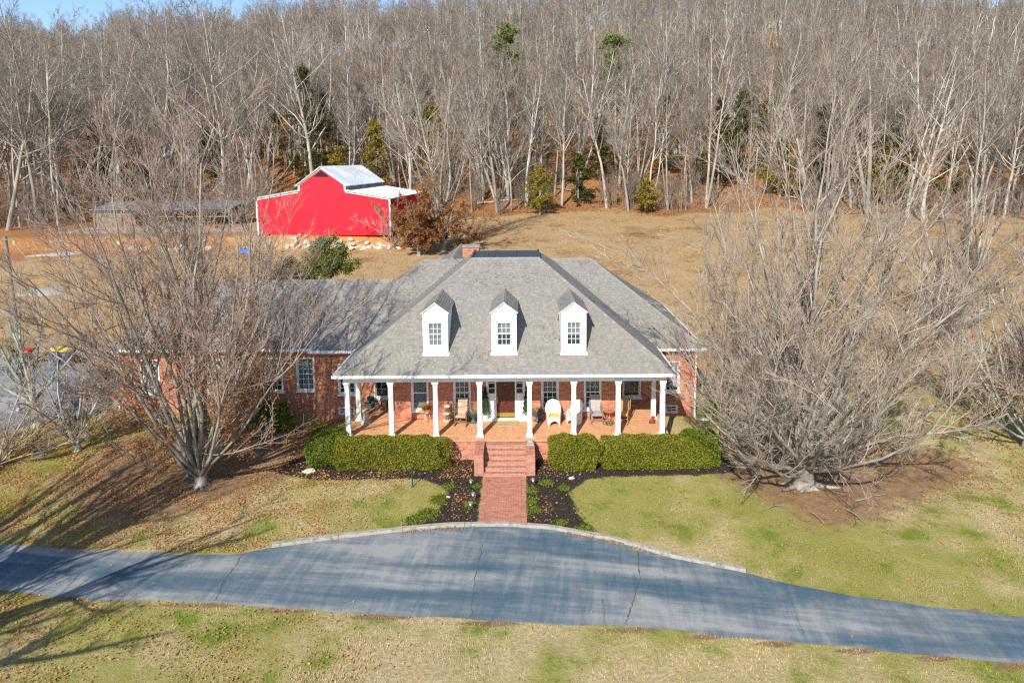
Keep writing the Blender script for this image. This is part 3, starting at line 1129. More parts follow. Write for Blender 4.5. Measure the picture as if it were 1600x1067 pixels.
bricks(mb, (-2.85, 11.6, 6.5), Y_, Z_, -X_, .8, 2.22)
mb.build('bricks', 'brick', ch, kind='stuff')
MB().box(-2.9, -1.77, 11.55, 12.45, 8.72, 8.8).build('chimney_cap', 'concrete', ch)

# gutters and eaves
gutter(-EX, EX, EY, EY, EZ)
for s in (-1, 1):
    gutter(s * EX, s * EX, EY, 4.0, EZ)
gutter(EX + .12, MX, MY, MY, MZ)
gutter(-MX, -EX - .12, MY, MY, MZ)
gutter(MX, MX, MY, MY + 2 * MRUN, MZ)
gutter(WX, -MX + .0, WY, WY, WZ)
gutter(WX, WX, WY, WY + 2 * WRUN, WZ)
for b_ in ((EX - .3, MX - .02, MY + .031, YM, MZ - .17, MZ - .13), (-MX + .02, -EX + .3, MY + .031, YM, MZ - .17, MZ - .13), (WX + .03, XM0 - .02, WY + .031, YW, WZ - .16, WZ - .12), (XM1, MX - .04, YM + .01, MY + 2 * MRUN, MZ - .17, MZ - .13), (WX + .04, XW, YW + .01, WY + 2 * WRUN, WZ - .17, WZ - .13)):
    MB().box(*b_).build('soffit', 'white_paint', house)
for x, y, z0, z1 in ((10.16, YM - .07, .3, 4.05), (-10.44, YW - .07, 0, 3.9), (-21.6, YW - .07, .2, 3.92)):
    MB().box(x - .04, x + .04, y - .04, y + .04, z0, z1).box(x - .04, x + .04, y - .3, y + .04, z0 - .08, z0).build('downspout', 'white_metal', house)

# dormers
for cx in (-3.275, 0., 3.315):
    hw_, zb, ze, zp, y0 = .6, 5.0, 7.05, 7.5, .48
    ye, yr = (ze - EZ) / S1 + EY, (zp - EZ) / S1 + EY
    mb = MB()
    # front with window opening
    wz0, wz1, wx = 5.42, 6.55, .33
    for a, b, c, e in ((-hw_, -wx, zb, ze), (wx, hw_, zb, ze), (-wx, wx, zb, wz0), (-wx, wx, wz1, ze)):
        mb.box(cx + a, cx + b, y0, y0 + .08, c, e)
    mb.add([(cx - hw_, y0, ze), (cx + hw_, y0, ze), (cx, y0, zp), (cx - hw_, y0 + .08, ze), (cx + hw_, y0 + .08, ze), (cx, y0 + .08, zp)], [(0, 1, 2), (5, 4, 3), (0, 2, 5, 3), (1, 4, 5, 2)])
    for s in (-1, 1):
        xx = cx + s * hw_
        mb.add([(xx, y0 + .08, zb), (xx, y0 + .08, ze), (xx, ye, ze), (xx - s * .06, y0 + .08, zb), (xx - s * .06, y0 + .08, ze), (xx - s * .06, ye, ze)], [(0, 1, 2), (5, 4, 3), (0, 3, 4, 1), (1, 4, 5, 2), (0, 2, 5, 3)])
    dm = mb.build('dormer', 'white_paint', house)
    mb = MB()
    frame_box(mb, cx - wx, cx + wx, wz0, wz1, .04, y0 - .02, y0 + .06)
    frame_box(mb, cx - wx - .05, cx + wx + .05, wz0 - .05, wz1 + .05, .05, y0 - .03, y0 - .001)
    zc_ = (wz0 + wz1) / 2
    mb.box(cx - wx + .04, cx + wx - .04, y0 + .01, y0 + .05, zc_ - .025, zc_ + .025)
    for i in (1, 2):
        xx = cx - wx + .04 + (2 * wx - .08) * i / 3
        mb.box(xx - .012, xx + .012, y0 + .02, y0 + .045, wz0 + .04, wz1 - .04)
    for a, b in ((wz0 + .04, zc_), (zc_, wz1 - .04)):
        zz = (a + b) / 2
        mb.box(cx - wx + .04, cx + wx - .04, y0 + .022, y0 + .043, zz - .011, zz + .011)
    mb.build('window_frame', 'white_paint', dm)
    for a, b in ((wz0 + .04, zc_ - .025), (zc_ + .025, wz1 - .04)):
        MB().box(cx - wx + .04, cx + wx - .04, y0 + .046, y0 + .05, a, b).build('pane', 'glass', dm)
    bl = {-3.275: 1., 0.: .5, 3.315: .62}[cx]
    mb = MB()
    zt = wz1 - .04
    zbb = zt - (wz1 - wz0 - .08) * bl
    nb = max(3, int((zt - zbb) / .05))
    for i in range(nb):
        zz = zt - (i + .5) * (zt - zbb) / nb
        mb.box(cx - wx + .04, cx + wx - .04, y0 + .09, y0 + .096, zz - .02, zz + .02, rx=-.35)
    mb.build('blind', 'blind', dm)
    MB().box(cx - .5, cx + .5, y0 + .5, y0 + .52, zb, ze).build('unlit_room_panel', 'room_dark', dm)  # near-black sheet, its colour stands in for the unlit room behind the glass
    # gable roof
    mb = MB()
    sl_ = (zp - ze) / hw_
    ov, fr = .07, .08
    for s in (-1, 1):
        A = [(cx, y0 - fr, zp + .03), (cx + s * (hw_ + ov), y0 - fr, ze - sl_ * ov + .03), (cx + s * (hw_ + ov), ye - .05, ze - sl_ * ov + .03), (cx, yr + .05, zp + .03)]
        B = [(x, y, z - .05) for x, y, z in A]
        mb.add(A + B, [(0, 1, 2, 3), (7, 6, 5, 4), (0, 4, 5, 1), (1, 5, 6, 2)])
    dr = mb.build('dormer_roof', 'white_paint', dm)
    mb = MB()
    tl = math.hypot(hw_ + ov, (hw_ + ov) * sl_)
    for s in (-1, 1):
        A = (cx + s * (hw_ + ov), y0 - fr, ze - sl_ * ov + .033)
        shingles(mb, A, Y_, (-s, 0, sl_), (s * sl_, 0, 1), tl, lambda t: (0, (ye - y0 + fr) + (yr - ye) * t / tl), expo=.125)
    caps(mb, (cx, y0 - fr, zp + .04), (cx, yr, zp + .04), (-sl_, 0, 1), (sl_, 0, 1), w=.12)
    o = mb.build('dormer_shingles', 'shingle', dm, kind='stuff')
    # foot flashing
    MB().poly([(cx - hw_ - .05, y0 - .14, z_front(0, y0 - .14) + .03), (cx + hw_ + .05, y0 - .14, z_front(0, y0 - .14) + .03), (cx + hw_ + .05, y0 + .01, z_front(0, y0) + .045), (cx - hw_ - .05, y0 + .01, z_front(0, y0) + .045)]).build('flashing', 'white_metal', dm)

# ------------------------------------------------------------------ bare trees


def unit(a):
    return a / (np.linalg.norm(a, axis=-1, keepdims=True) + 1e-9)


def curve(pos, dr, ln, r0, r1, segs, wob, trop, rs):
    n = len(pos)
    P = np.zeros((n, segs + 1, 3))
    P[:, 0] = pos
    dcur = unit(dr)
    for k in range(segs):
        dcur = unit(dcur + rs.normal(size=(n, 3)) * wob + np.array([0, 0, 1]) * trop)
        P[:, k + 1] = P[:, k] + dcur * (ln / segs)[:, None]
    s = np.linspace(0, 1, segs + 1)[None]
    R = r0[:, None] * (1 - s) + r1[:, None] * s
    return P, R, ln


def children(par, rs, n, ratio, fall, t0, t1, a0, a1, segs, wob, trop, rr=.62, rend=.3, rmin=.006, drop=0., lmin=.2):
    P, R, L = par
    N, K1, _ = P.shape
    idx = np.repeat(np.arange(N), n)
    if drop:
        idx = idx[rs.random(len(idx)) > drop]
    m = len(idx)
    t = rs.uniform(t0, t1, m)
    sg = t * (K1 - 1)
    i = np.minimum(sg.astype(int), K1 - 2)
    fr = (sg - i)[:, None]
    A, B = P[idx, i], P[idx, i + 1]
    pos = A + (B - A) * fr
    tan = unit(B - A)
    rad = R[idx, i] * (1 - fr[:, 0]) + R[idx, i + 1] * fr[:, 0]
    q = rs.normal(size=(m, 3))
    q = unit(q - tan * (tan * q).sum(1)[:, None])
    an = rs.uniform(a0, a1, m)[:, None]
    dr = tan * np.cos(an) + q * np.sin(an)
    ln = np.maximum(L[idx] * ratio * (1 - fall * t) * rs.uniform(.65, 1.25, m), lmin)
    r0 = np.maximum(rad * rr, rmin)
    return curve(pos, dr, ln, r0, np.maximum(r0 * rend, rmin * .7), segs, wob, trop, rs)


def tubes(brs, sides):
    Vs, Fs, off = [], [], 0
    for (P, R, L), S in zip(brs, sides):
        N, K1, _ = P.shape
        tn = unit(np.gradient(P, axis=1))
        ref = np.array([.31, .52, .79])
        a = unit(np.cross(tn, ref))
        b = np.cross(tn, a)
        an = np.arange(S) * 2 * PI / S
        V = P[:, :, None] + R[:, :, None, None] * (a[:, :, None] * np.cos(an)[None, None, :, None] + b[:, :, None] * np.sin(an)[None, None, :, None])
        base = (np.arange(N) * K1 * S)[:, None, None] + (np.arange(K1 - 1) * S)[None, :, None]
        k = np.arange(S)[None, None]
        k2 = (k + 1) % S
        F = np.stack([base + k, base + k2, base + S + k2, base + S + k], -1).reshape(-1, 4) + off
        Vs.append(V.reshape(-1, 3))
        Fs.append(F)
        off += N * K1 * S
    return np.concatenate(Vs), np.concatenate(Fs)


def tree_mesh(name, brs, sides):
    me = np_mesh(name, *tubes(brs, sides))
    smooth(me)
    return me


def forest_variant(k):
    rs = np.random.default_rng(100 + k)
    H = 1.
    fork = k % 3 == 1
    nst = 2 if fork else 1
    pos = np.zeros((nst, 3))
    dr = np.tile([0, 0, 1.], (nst, 1)) + rs.normal(size=(nst, 3)) * (.16 if fork else .03)
    H = rs.uniform(18, 22)
    r = .28 if k % 4 == 3 else (.15, .19, .22)[k % 3]
    t0 = curve(pos, dr, np.full(nst, H) * rs.uniform(.9, 1.05, nst), np.full(nst, r), np.full(nst, .03), 9, .045, .06, rs)
    big = k % 4 == 3
    l1 = children(t0, rs, 22 if not fork else 13, .42 if not big else .5, .72, .34 if not big else .25, .97, .45, 1.0 if not big else 1.15, 5, .13 if not big else .2, .13, rr=.5, rmin=.02)
    l2 = children(l1, rs, 7, .46, .45, .2, 1, .4, .95, 4, .16, .1, rmin=.014)
    l3 = children(l2, rs, 7, .5, .35, .15, 1, .35, .85, 2, .18, .1, rmin=.0112)
    return (t0, l1), (l2, l3)


FOREST = []
for k in range(9):
    tr, cr = forest_variant(k)
    tm = tree_mesh('trunk', tr, (6, 4))
    cm = tree_mesh('crown', cr, (3, 3))
    tm.materials.append(MATS['bark_forest'])
    cm.materials.append(MATS['twig_forest'])
    Va, Fa = tubes(tr, (6, 4))
    Vb, Fb = tubes(cr, (3, 3))
    jm = np_mesh('forest_tree_whole', np.concatenate([Va, Vb]), np.concatenate([Fa, Fb + len(Va)]))
    jm.materials.append(MATS['bark_forest'])
    jm.materials.append(MATS['twig_forest'])
    mi = np.zeros(len(Fa) + len(Fb), np.int32)
    mi[len(Fa):] = 1
    jm.polygons.foreach_set('material_index', mi)
    smooth(jm)
    FOREST.append((tm, cm, jm))


def sapling(k):
    rs = np.random.default_rng(300 + k)
    n = (1, 3, 5)[k % 3]
    t0 = curve(rs.normal(size=(n, 3)) * np.array([.25, .25, 0]), np.tile([0, 0, 1.], (n, 1)) + rs.normal(size=(n, 3)) * .12, rs.uniform(3.5, 7.5, n), np.full(n, .045), np.full(n, .012), 6, .08, .05, rs)
    l1 = children(t0, rs, 14, .36, .6, .25, 1, .5, 1.1, 3, .15, .1, rmin=.012)
    l2 = children(l1, rs, 6, .5, .4, .1, 1, .4, .9, 2, .15, .08, rmin=.009)
    me = tree_mesh('sapling', (t0, l1, l2), (4, 3, 3))
    me.materials.append(MATS['twig_forest'])
    return me


def edge_y(x):
    e = 70.5 + 2.0 * math.sin(x * .21) + 1.2 * math.sin(x * .53)
    if x < -57:
        e -= 12 * float(sst(-57, -64, x))
    if x > 38:
        e -= 14 * float(sst(38, 60, x))
    return e


EV = [(-36.5, 88, 17, 4.2, 'cedar_dark', 'dark evergreen rising behind the left shoulder of the barn', 8000),
      (-32.5, 84, 14, 3.4, 'cedar_dark', 'darker shorter evergreen just right of its taller neighbour in the wood', 6000),
      (-22.5, 80, 11.5, 2.3, 'cedar_leaf', 'olive cedar standing tall behind the barn roof', 6000),
      (-27.5, 76.5, 8, 2.2, 'cedar_leaf', 'bushy olive cedar left of the barn peak', 5000),
      (-1.5, 110, 20, 3.6, 'pine_leaf', 'tall light green pine high in the wood above the house', 7000),
      (20, 108, 19.5, 5, 'pine_leaf', 'feathery pale green pine right of centre high on the slope', 7000),
      (3.7, 68.5, 6.2, 2.0, 'cedar_leaf', 'small olive cedar at the field edge behind the chimney side', 3500),
      (19.2, 69.3, 4.6, 1.5, 'cedar_leaf', 'smallest round cedar at the field edge behind the house', 2600),
      (34, 84, 13, 2.8, 'cedar_dark', 'dark cedar inside the wood right of the house', 5000),
      (39, 88, 14, 3.0, 'cedar_dark', 'second dark cedar deep in the wood behind the right maple', 5000),
      (56.5, 74, 9.5, 2.3, 'cedar_leaf', 'bright olive cedar in the wood at upper right', 5000),
      (50, 80, 13, 3., 'cedar_dark', 'tall shadowy cedar left of the bright olive one', 5000),
      (63, 82, 12, 2.6, 'cedar_dark', 'dark cedar near the right edge of the wood', 4500),
      (-62, 80, 9, 2.6, 'cedar_dark', 'dark cedar in the wood at far left', 4500),
      (-10.2, 84, 9, 1.8, 'cedar_leaf', 'thin olive cedar among the trunks right of the barn', 3500),
      (9.8, 75, 7, 1.9, 'cedar_dark', 'small dark cedar among pale trunks above the house ridge', 3500),
      (27, 92, 12, 3.2, 'cedar_leaf', 'loose olive cedar deep in the wood above the open field', 5000),
      (42.5, 79, 9, 2.6, 'cedar_leaf', 'wide olive cedar in the wood above the right maple crown', 5000),
      (45.5, 92, 13, 3.2, 'cedar_dark', 'dull green cedar high above the right maple', 5000),
      (69, 78, 9, 2.6, 'cedar_leaf', 'olive cedar close to the right border of the wood', 4500),
      (-52, 86, 10, 3., 'cedar_dark', 'dull green cedar in the wood above the shed roof', 4500),
      (-70, 84, 11, 3.2, 'cedar_dark', 'dull green cedar in the top left part of the wood', 4500),
      (-14.5, 92, 12, 2.6, 'cedar_leaf', 'olive cedar high in the wood right of the barn roof', 4500),
      (14.5, 86, 10, 2.4, 'cedar_dark', 'dull cedar deep among trunks above the small round cedar', 4000)]


def screens(x, y):
    """true where a tree would stand right before one of the named evergreens"""
    for q in EV:
        if q[1] - (18 if q[4] == 'cedar_leaf' or 13.5 < q[2] < 18 else 9) < y < q[1] + 1.5:
            f = (y - CAM[1]) / (q[1] - CAM[1])
            if abs(x - (CAM[0] + (q[0] - CAM[0]) * f)) < q[3] * 1.0 + .6:
                return True
    return False


rs = np.random.default_rng(21)
pts = []
grid = {}


def try_pt(x, y, dmin):
    gx_, gy_ = int(x // 6), int(y // 6)
    for a in (-1, 0, 1):
        for b in (-1, 0, 1):
            for q in grid.get((gx_ + a, gy_ + b), ()):
                if (q[0] - x) ** 2 + (q[1] - y) ** 2 < dmin * dmin:
                    return False
    grid.setdefault((gx_, gy_), []).append((x, y))
    return True


# trees that show largest: the wood's edge and the first rows behind it
NAMED = [(-71.5, 75, 1.45, 3), (-57, 78, 1.45, 7), (-46, 76, 1.35, 3), (-66, 70, 1.25, 7), (-33, 80, 1.25, 3), (50, 66, 1.3, 7), (60, 70, 1.25, 3)]
for x, y, s, v in NAMED:
    try_pt(x, y, 1)
    pts.append((x, y, s, v))
tries = 0
while len(pts) < 293 and tries < 60000:
    tries += 1
    y = 58 + 58 * rs.random() ** 1.25
    hw = .8 * (y + 31) + 4
    x = rs.uniform(-hw, hw)
    e = edge_y(x)
    if y < e + .5 or abs(x + 24) < 13 and y < 73 or screens(x, y):
        continue
    if try_pt(x, y, 2.4 + (y - e) * .06):
        pts.append((x, y, rs.uniform(.66, 1.22) * (1.08 if x < -30 else 1), int(rs.integers(0, 9))))
for i, (x, y, s, v) in enumerate(pts):
    px = 800 + F_PX * (x - CAM[0]) / (y - CAM[1])
    row = 'front row' if y < edge_y(x) + 9 else 'second rows' if y < edge_y(x) + 24 else 'deeper rows'
    where = next(w_ for lim, w_ in ((150, 'far left of the shed'), (400, 'above the long shed'), (640, 'behind the red barn'), (800, 'between barn and house ridge'), (960, 'straight above the house ridge'), (1150, 'above the open field'), (1400, 'above the right maple'), (9999, 'at the right edge')) if px < lim)
    o = empty('forest_tree', (x, y, Tz(x, y) - .15), 'bare grey tree in the %s of the wood, %s' % (row, where), 'tree', 'bare wood trees, %s, %s' % (row, where))
    if i < len(NAMED):
        o['label'] = ('tallest pale forked tree of the wood at far left', 'large spreading grey tree left of the long shed roof', 'big pale trunked tree rising above the long shed', 'leaning broad tree at the far left edge of the wood', 'broad grey tree just left of the barn peak', 'large pale tree towering behind the right maple', 'broad bare tree at the top right corner')[i]
    o.rotation_euler = (rs.normal() * .03, rs.normal() * .03, rs.uniform(0, 6.28))
    o.scale = (s, s, s * rs.uniform(.92, 1.08))
    link('trunk', FOREST[v][0], None, o)
    link('crown', FOREST[v][1], None, o)


def scatter(name, meshes, P, scale, label, cat, seed):
    """one object that sets the given meshes on its points"""
    src = bpy.data.collections.new(name + '_sources')
    for i, me in enumerate(meshes):
        src.objects.link(bpy.data.objects.new(name + '_source', me))
    me = bpy.data.meshes.new(name)
    me.vertices.add(len(P))
    me.vertices.foreach_set('co', np.asarray(P, np.float32).ravel())
    a = me.attributes.new('sc', 'FLOAT', 'POINT')
    a.data.foreach_set('value', np.asarray(scale, np.float32))
    o = bpy.data.objects.new(name, me)
    COL.objects.link(o)
    tag(o, label, cat, None, 'stuff')
    ng = bpy.data.node_groups.new(name, 'GeometryNodeTree')
    ng.interface.new_socket('Geometry', in_out='INPUT', socket_type='NodeSocketGeometry')
    ng.interface.new_socket('Geometry', in_out='OUTPUT', socket_type='NodeSocketGeometry')
    N = ng.nodes
    gi, go = N.new('NodeGroupInput'), N.new('NodeGroupOutput')
    ci = N.new('GeometryNodeCollectionInfo')
    ci.inputs[0].default_value = src
    ci.inputs[1].default_value = True
    ci.inputs[2].default_value = True
    ip = N.new('GeometryNodeInstanceOnPoints')
    ip.inputs['Pick Instance'].default_value = True
    rv = N.new('FunctionNodeRandomValue')
    rv.data_type = 'FLOAT_VECTOR'
    rv.inputs[0].default_value = (-.04, -.04, 0)
    rv.inputs[1].default_value = (.04, .04, 6.28)
    rv.inputs['Seed'].default_value = seed
    na = N.new('GeometryNodeInputNamedAttribute')
    na.data_type = 'FLOAT'
    na.inputs[0].default_value = 'sc'
    lk = ng.links.new
    lk(gi.outputs[0], ip.inputs['Points'])
    lk(ci.outputs[0], ip.inputs['Instance'])
    lk(rv.outputs[0], ip.inputs['Rotation'])
    lk(na.outputs[0], ip.inputs['Scale'])
    lk(ip.outputs[0], go.inputs[0])
    md = o.modifiers.new('scatter', 'NODES')
    md.node_group = ng
    return o


P = []
tries = 0
while len(P) < 3000 and tries < 60000:
    tries += 1
    y = 84 + 222 * rs.random() ** .8
    hw = .79 * (y + 31) + 14
    x = rs.uniform(-hw, hw)
    if screens(x, y):
        continue
    if y > 112 and try_pt(x, y, 4.3) or y <= 112 and try_pt(x, y, 3.0):
        P.append((x, y, Tz(x, y) - .2))
P = np.array(P)
scatter('hillside_wood', [f[2] for f in FOREST], P, rs.uniform(.6, 1.15, len(P)), 'grey leafless wood covering the hillside up to the skyline', 'wood', 3)
P = []
while len(P) < 480:
    x = rs.uniform(-98, 98)
    y = edge_y(x) + rs.uniform(-1.0, 26) * rs.random() ** .6
    if abs(x + 24) < 12 and y < 72 or screens(x, y):
        continue
    P.append((x, y, Tz(x, y) - .1))
scatter('understory_brush', [sapling(k) for k in range(6)], P, rs.uniform(.5, 1.2, len(P)), 'thin bare saplings and brush under the trees of the wood', 'brush', 5)

for x, y, a_, l_, w_ in ((-6, 76, .3, 7, 'right of the barn'), (13, 80, 2.6, 8, 'above the house ridge'), (30, 77, .9, 6, 'above the open field'), (47, 74, 2.2, 7, 'behind the right maple'), (-50, 74, .5, 7, 'behind the long shed'), (4, 88, 1.9, 9, 'high above the chimney')):
    A = Vector((x, y, Tz(x, y) + .15))
    pts_ = []
    for k in range(7):
        xx, yy = x + math.cos(a_) * l_ * k / 6, y + math.sin(a_) * l_ * k / 6
        pts_.append((xx - x, yy - y, Tz(xx, yy) - Tz(x, y) + .1 + .05 * math.sin(k * 2.1)))
    lg = empty('fallen_log', A, 'fallen grey trunk lying among the trees %s' % w_, 'log')
    MB().tube(pts_, .2, 7, .09).build('trunk', 'bark_forest', lg)
    MB().tube([pts_[4], (pts_[4][0] + .5, pts_[4][1] - .4, pts_[4][2] + 1.3)], .06, 5, .02).build('branch_stub', 'bark_forest', lg)

# ------------------------------------------------------------------ yard trees


def fan_tree(name, loc, label, seed, H, nstem, amin, amax, trunk_h, trunk_r, bark, twig, n=(9, 8, 7, 0), leaf=0, leaf_z=5., lean=(0, 0), stem_trop=.05, low=0, thick=1., slim=1., wob=.08, ctrop=.1, dome=.25, leaf_r=99.):
    rs = np.random.default_rng(seed)
    o = empty(name, (loc[0], loc[1], Tz(*loc) - .05), label, 'tree')
    P0 = np.array([[[0, 0, -.1], [.02, 0, trunk_h * .5], [lean[0] * .1, lean[1] * .1, trunk_h]]])
    t0 = (P0, np.array([[trunk_r * 1.35, trunk_r * .95, trunk_r * .9]]), np.array([trunk_h]))
    az = np.arange(nstem) * 2.399 + rs.uniform(-.4, .4, nstem)
    el = amin + (amax - amin) * np.linspace(0, 1, nstem) ** .8 + rs.normal(size=nstem) * .06
    dr = np.stack([np.sin(el) * np.cos(az) + lean[0], np.sin(el) * np.sin(az) + lean[1], np.cos(el)], 1)
    ln = H * (1.0 - dome * np.abs(el) / amax) * rs.uniform(.85, 1.05, nstem)
    pos = np.array([lean[0] * .1, lean[1] * .1, trunk_h * .9]) + dr * trunk_r * .4
    pos[:, 2] -= rs.uniform(0, trunk_h * .55, nstem) * (el / amax)
    r0 = slim * trunk_r * (.36 + .22 * rs.random(nstem)) * (1.15 - .4 * el / amax)
    l0 = curve(pos, dr, ln, r0, r0 * .14 + .008, 10, wob, stem_trop, rs)
    l1 = children(l0, rs, n[0], .38 if dome < .3 else .34, .5 if dome < .3 else .3, .12 if dome < .3 else .24, .98, .3, .8, 6, .13, ctrop, rr=.5, rmin=.013 * thick)
    l2 = children(l1, rs, n[1], .46, .45, .12, 1, .3, .8, 4, .14, ctrop * .9, rmin=.009 * thick)
    l3 = children(l2, rs, n[2], .5, .4, .1, 1, .3, .75, 2, .16, ctrop * .8, rmin=.0062 * thick)
    tr = [t0, l0]
    sd = [9, 7]
    cr = [l1, l2, l3]
    if low:
        # long low limbs that sweep out and droop
        azl = rs.uniform(0, 2 * PI, low)
        ell = rs.uniform(1.25, 1.65, low)
        drl = np.stack([np.sin(ell) * np.cos(azl), np.sin(ell) * np.sin(azl), np.cos(ell) + .15], 1)
        posl = np.zeros((low, 3))
        posl[:, 2] = rs.uniform(.9, 3.4, low)
        posl[:, :2] = drl[:, :2] * (posl[:, 2:] - .9) * .25
        m0 = curve(posl, drl, rs.uniform(H * .15, H * .34, low), np.full(low, .036), np.full(low, .01), 9, .14, .03, rs)
        m1 = children(m0, rs, 9, .36, .5, .25, 1, .3, .9, 4, .13, .03, rmin=.011 * thick)
        m2 = children(m1, rs, 7, .5, .4, .1, 1, .3, .8, 2, .14, .05, rmin=.008 * thick)
        tr.append(m0)
        sd.append(5)
        cr += [m1, m2]
    # root flare
    nr = 7
    azr = np.arange(nr) * 2 * PI / nr + rs.uniform(-.3, .3, nr)
    rp = np.zeros((nr, 3))
    rp[:, 2] = .3 * trunk_r * 2
    rd = np.stack([np.cos(azr), np.sin(azr), -.42 * np.ones(nr)], 1)
    rootb = curve(rp, rd, np.full(nr, trunk_r * 3.2) * rs.uniform(.7, 1.2, nr), np.full(nr, trunk_r * .42), np.full(nr, trunk_r * .1), 4, .06, .03, rs)
    tr.append(rootb)
    sd.append(6)
    link('trunk', tree_mesh('trunk', tr, sd), bark, o)
    link('crown', tree_mesh('crown', cr, [4] + [3] * (len(cr) - 1)), twig, o)
    if leaf:
        src = np.concatenate([c[0][:, 1:].reshape(-1, 3) for c in cr[1:]])
        z = src[:, 2]
        wgt = np.exp(-np.maximum(z - 1.2, 0) / leaf_z) * (z > .1) * np.exp(-(np.hypot(src[:, 0], src[:, 1]) / leaf_r) ** 2)
        wgt /= wgt.sum()
        # leaves hang on in bunches
        cen = src[rs.choice(len(src), leaf // 5, p=wgt)]
        p = np.repeat(cen, 5, 0) + rs.normal(size=(leaf // 5 * 5, 3)) * .09
        link('leaves', np_mesh('leaves', *leaf_quads(p, .11 if loc[1] < 20 else .17, rs)), 'oak_leaf', o)
    return o


simple('twig_russet', [(.22, .155, .12), (.34, .25, .2), (.42, .335, .28)], .95, .8)
fan_tree('maple_tree', (13.0, -3.0), 'large bare pale maple fanning out beside the right end of the porch', 41, 16.0, 44, .03, 1.32, 1.2, .42, 'bark_grey', 'twig_tan', n=(11, 9, 6), stem_trop=.075, low=16, thick=.95, slim=.52, ctrop=.085, dome=.5, wob=.1)
fan_tree('maple_tree', (-13.5, -2.6), 'large bare maple with clinging brown leaves in front of the left wing', 42, 17.4, 36, .03, .9, .5, .3, 'bark_grey', 'twig_russet', n=(10, 9, 7), stem_trop=.08, low=12, leaf=13000, leaf_z=1.5, thick=1.0, slim=.62, ctrop=.1, dome=.42, leaf_r=3.2, wob=.1)
fan_tree('yard_tree', (25.3, .6), 'bare tree hung with brown vines at the right edge of the lawn', 43, 10.5, 20, .05, 1.2, .8, .27, 'bark_lichen', 'twig_tan', n=(8, 7, 5), low=12, leaf=3600, leaf_z=1.2, slim=.7)
fan_tree('shade_tree', (-20.6, -18.2), 'tall bare tree by the driveway whose branches reach in at the left edge', 44, 15, 24, .08, 1.05, 2.6, .5, 'bark_grey', 'twig_tan', n=(7, 6, 5), stem_trop=.03, thick=1.6)
fan_tree('lichen_tree', (-25.2, 3.6), 'gnarled grey tree with lichen leaning over the parking pad', 45, 6.8, 9, .1, 1.0, 1.7, .24, 'bark_lichen', 'bark_lichen', n=(8, 7, 6), lean=(-.42, -.05), stem_trop=.0, thick=1.2)
fan_tree('small_tree', (-21.2, .8), 'small pale multi-stemmed bare tree left of the brick wing', 46, 5.6, 9, .05, .7, .35, .16, 'bark_lichen', 'twig_tan', n=(8, 7, 6), stem_trop=.02, low=6)
fan_tree('shrub_tree', (-24.0, -.8), 'low spreading bare thicket at the left edge of the lawn', 47, 4.6, 14, .2, 1.2, .2, .1, 'twig_tan', 'twig_tan', n=(8, 7, 5), stem_trop=.0)
o = fan_tree('oak_tree', (-7.7, 42.5), 'tall bare tree with rust brown leaves below, behind the chimney', 48, 21, 7, .03, .42, 1.5, .34, 'bark_grey', 'twig_forest', n=(11, 8, 6), low=18, leaf=12000, leaf_z=2.2, thick=1.6)
o = fan_tree('oak_tree', (-10.0, 40.5), 'shorter rust brown leaved tree beside the red barn', 49, 7.4, 9, .05, .8, .8, .2, 'bark_grey', 'twig_forest', n=(10, 8, 6), low=16, leaf=26000, leaf_z=4., thick=1.2)
fan_tree('birch_tree', (-13.5, 44.0), 'slender pale drooping tree against the red barn front', 50, 6.2, 6, .05, .7, .6, .1, 'bark_grey', 'twig_tan', n=(9, 7, 6), stem_trop=-.07, thick=1.5)
fan_tree('yard_tree', (31.5, 16), 'bare spreading tree in the field at the right edge', 51, 11, 14, .05, .9, 1.4, .32, 'bark_forest', 'twig_forest', n=(8, 7, 5), low=8, thick=1.4)
fan_tree('yard_tree', (29.5, 5), 'bare bushy tree behind the vine hung tree on the right', 52, 9.5, 14, .05, 1.0, .9, .26, 'bark_grey', 'twig_tan', n=(8, 7, 5), low=10, leaf=900, leaf_z=2, thick=1.2)

# ------------------------------------------------------------------ evergreens


def conifer(name, loc, label, seed, h, r, mat, nleaf=5000, size=.24, base=.08, power=.62, ragged=.6):
    rs = np.random.default_rng(seed)
    o = empty(name, (loc[0], loc[1], Tz(*loc) - .05), label, 'evergreen')
    MB().tube([(0, 0, 0), (.03, .02, h * .5), (0, 0, h * .96)], .035 * h ** .8 * .5 + .03, 6, .02).build('trunk', 'bark_forest', o)
    nb = 64 if h > 4 else 110
    t = base + (1 - base) * rs.random(nb) ** .9
    az = rs.uniform(0, 2 * PI, nb)
    ln = r * np.maximum(1 - (t - base) / (1 - base), .05) ** power * rs.uniform(1 - ragged, 1.15, nb)
    ln *= 1 + .45 * ragged * np.sin(az * 2 + t * 7 + seed)
    k = rs.integers(0, nb, nleaf)
    u = .25 + .8 * rs.random(nleaf) ** .55
    P = np.stack([np.cos(az[k]) * ln[k] * u, np.sin(az[k]) * ln[k] * u, h * t[k] + ln[k] * u * .18], 1)
    P += rs.normal(size=P.shape) * np.array([.13, .13, .10]) * (.3 + r * .42)
    P[:, 2] = np.maximum(P[:, 2], .05)
    V, Fq = leaf_quads(P, size, rs, aspect=.5)
    link('crown', np_mesh('crown', V, Fq), mat, o)
    return o


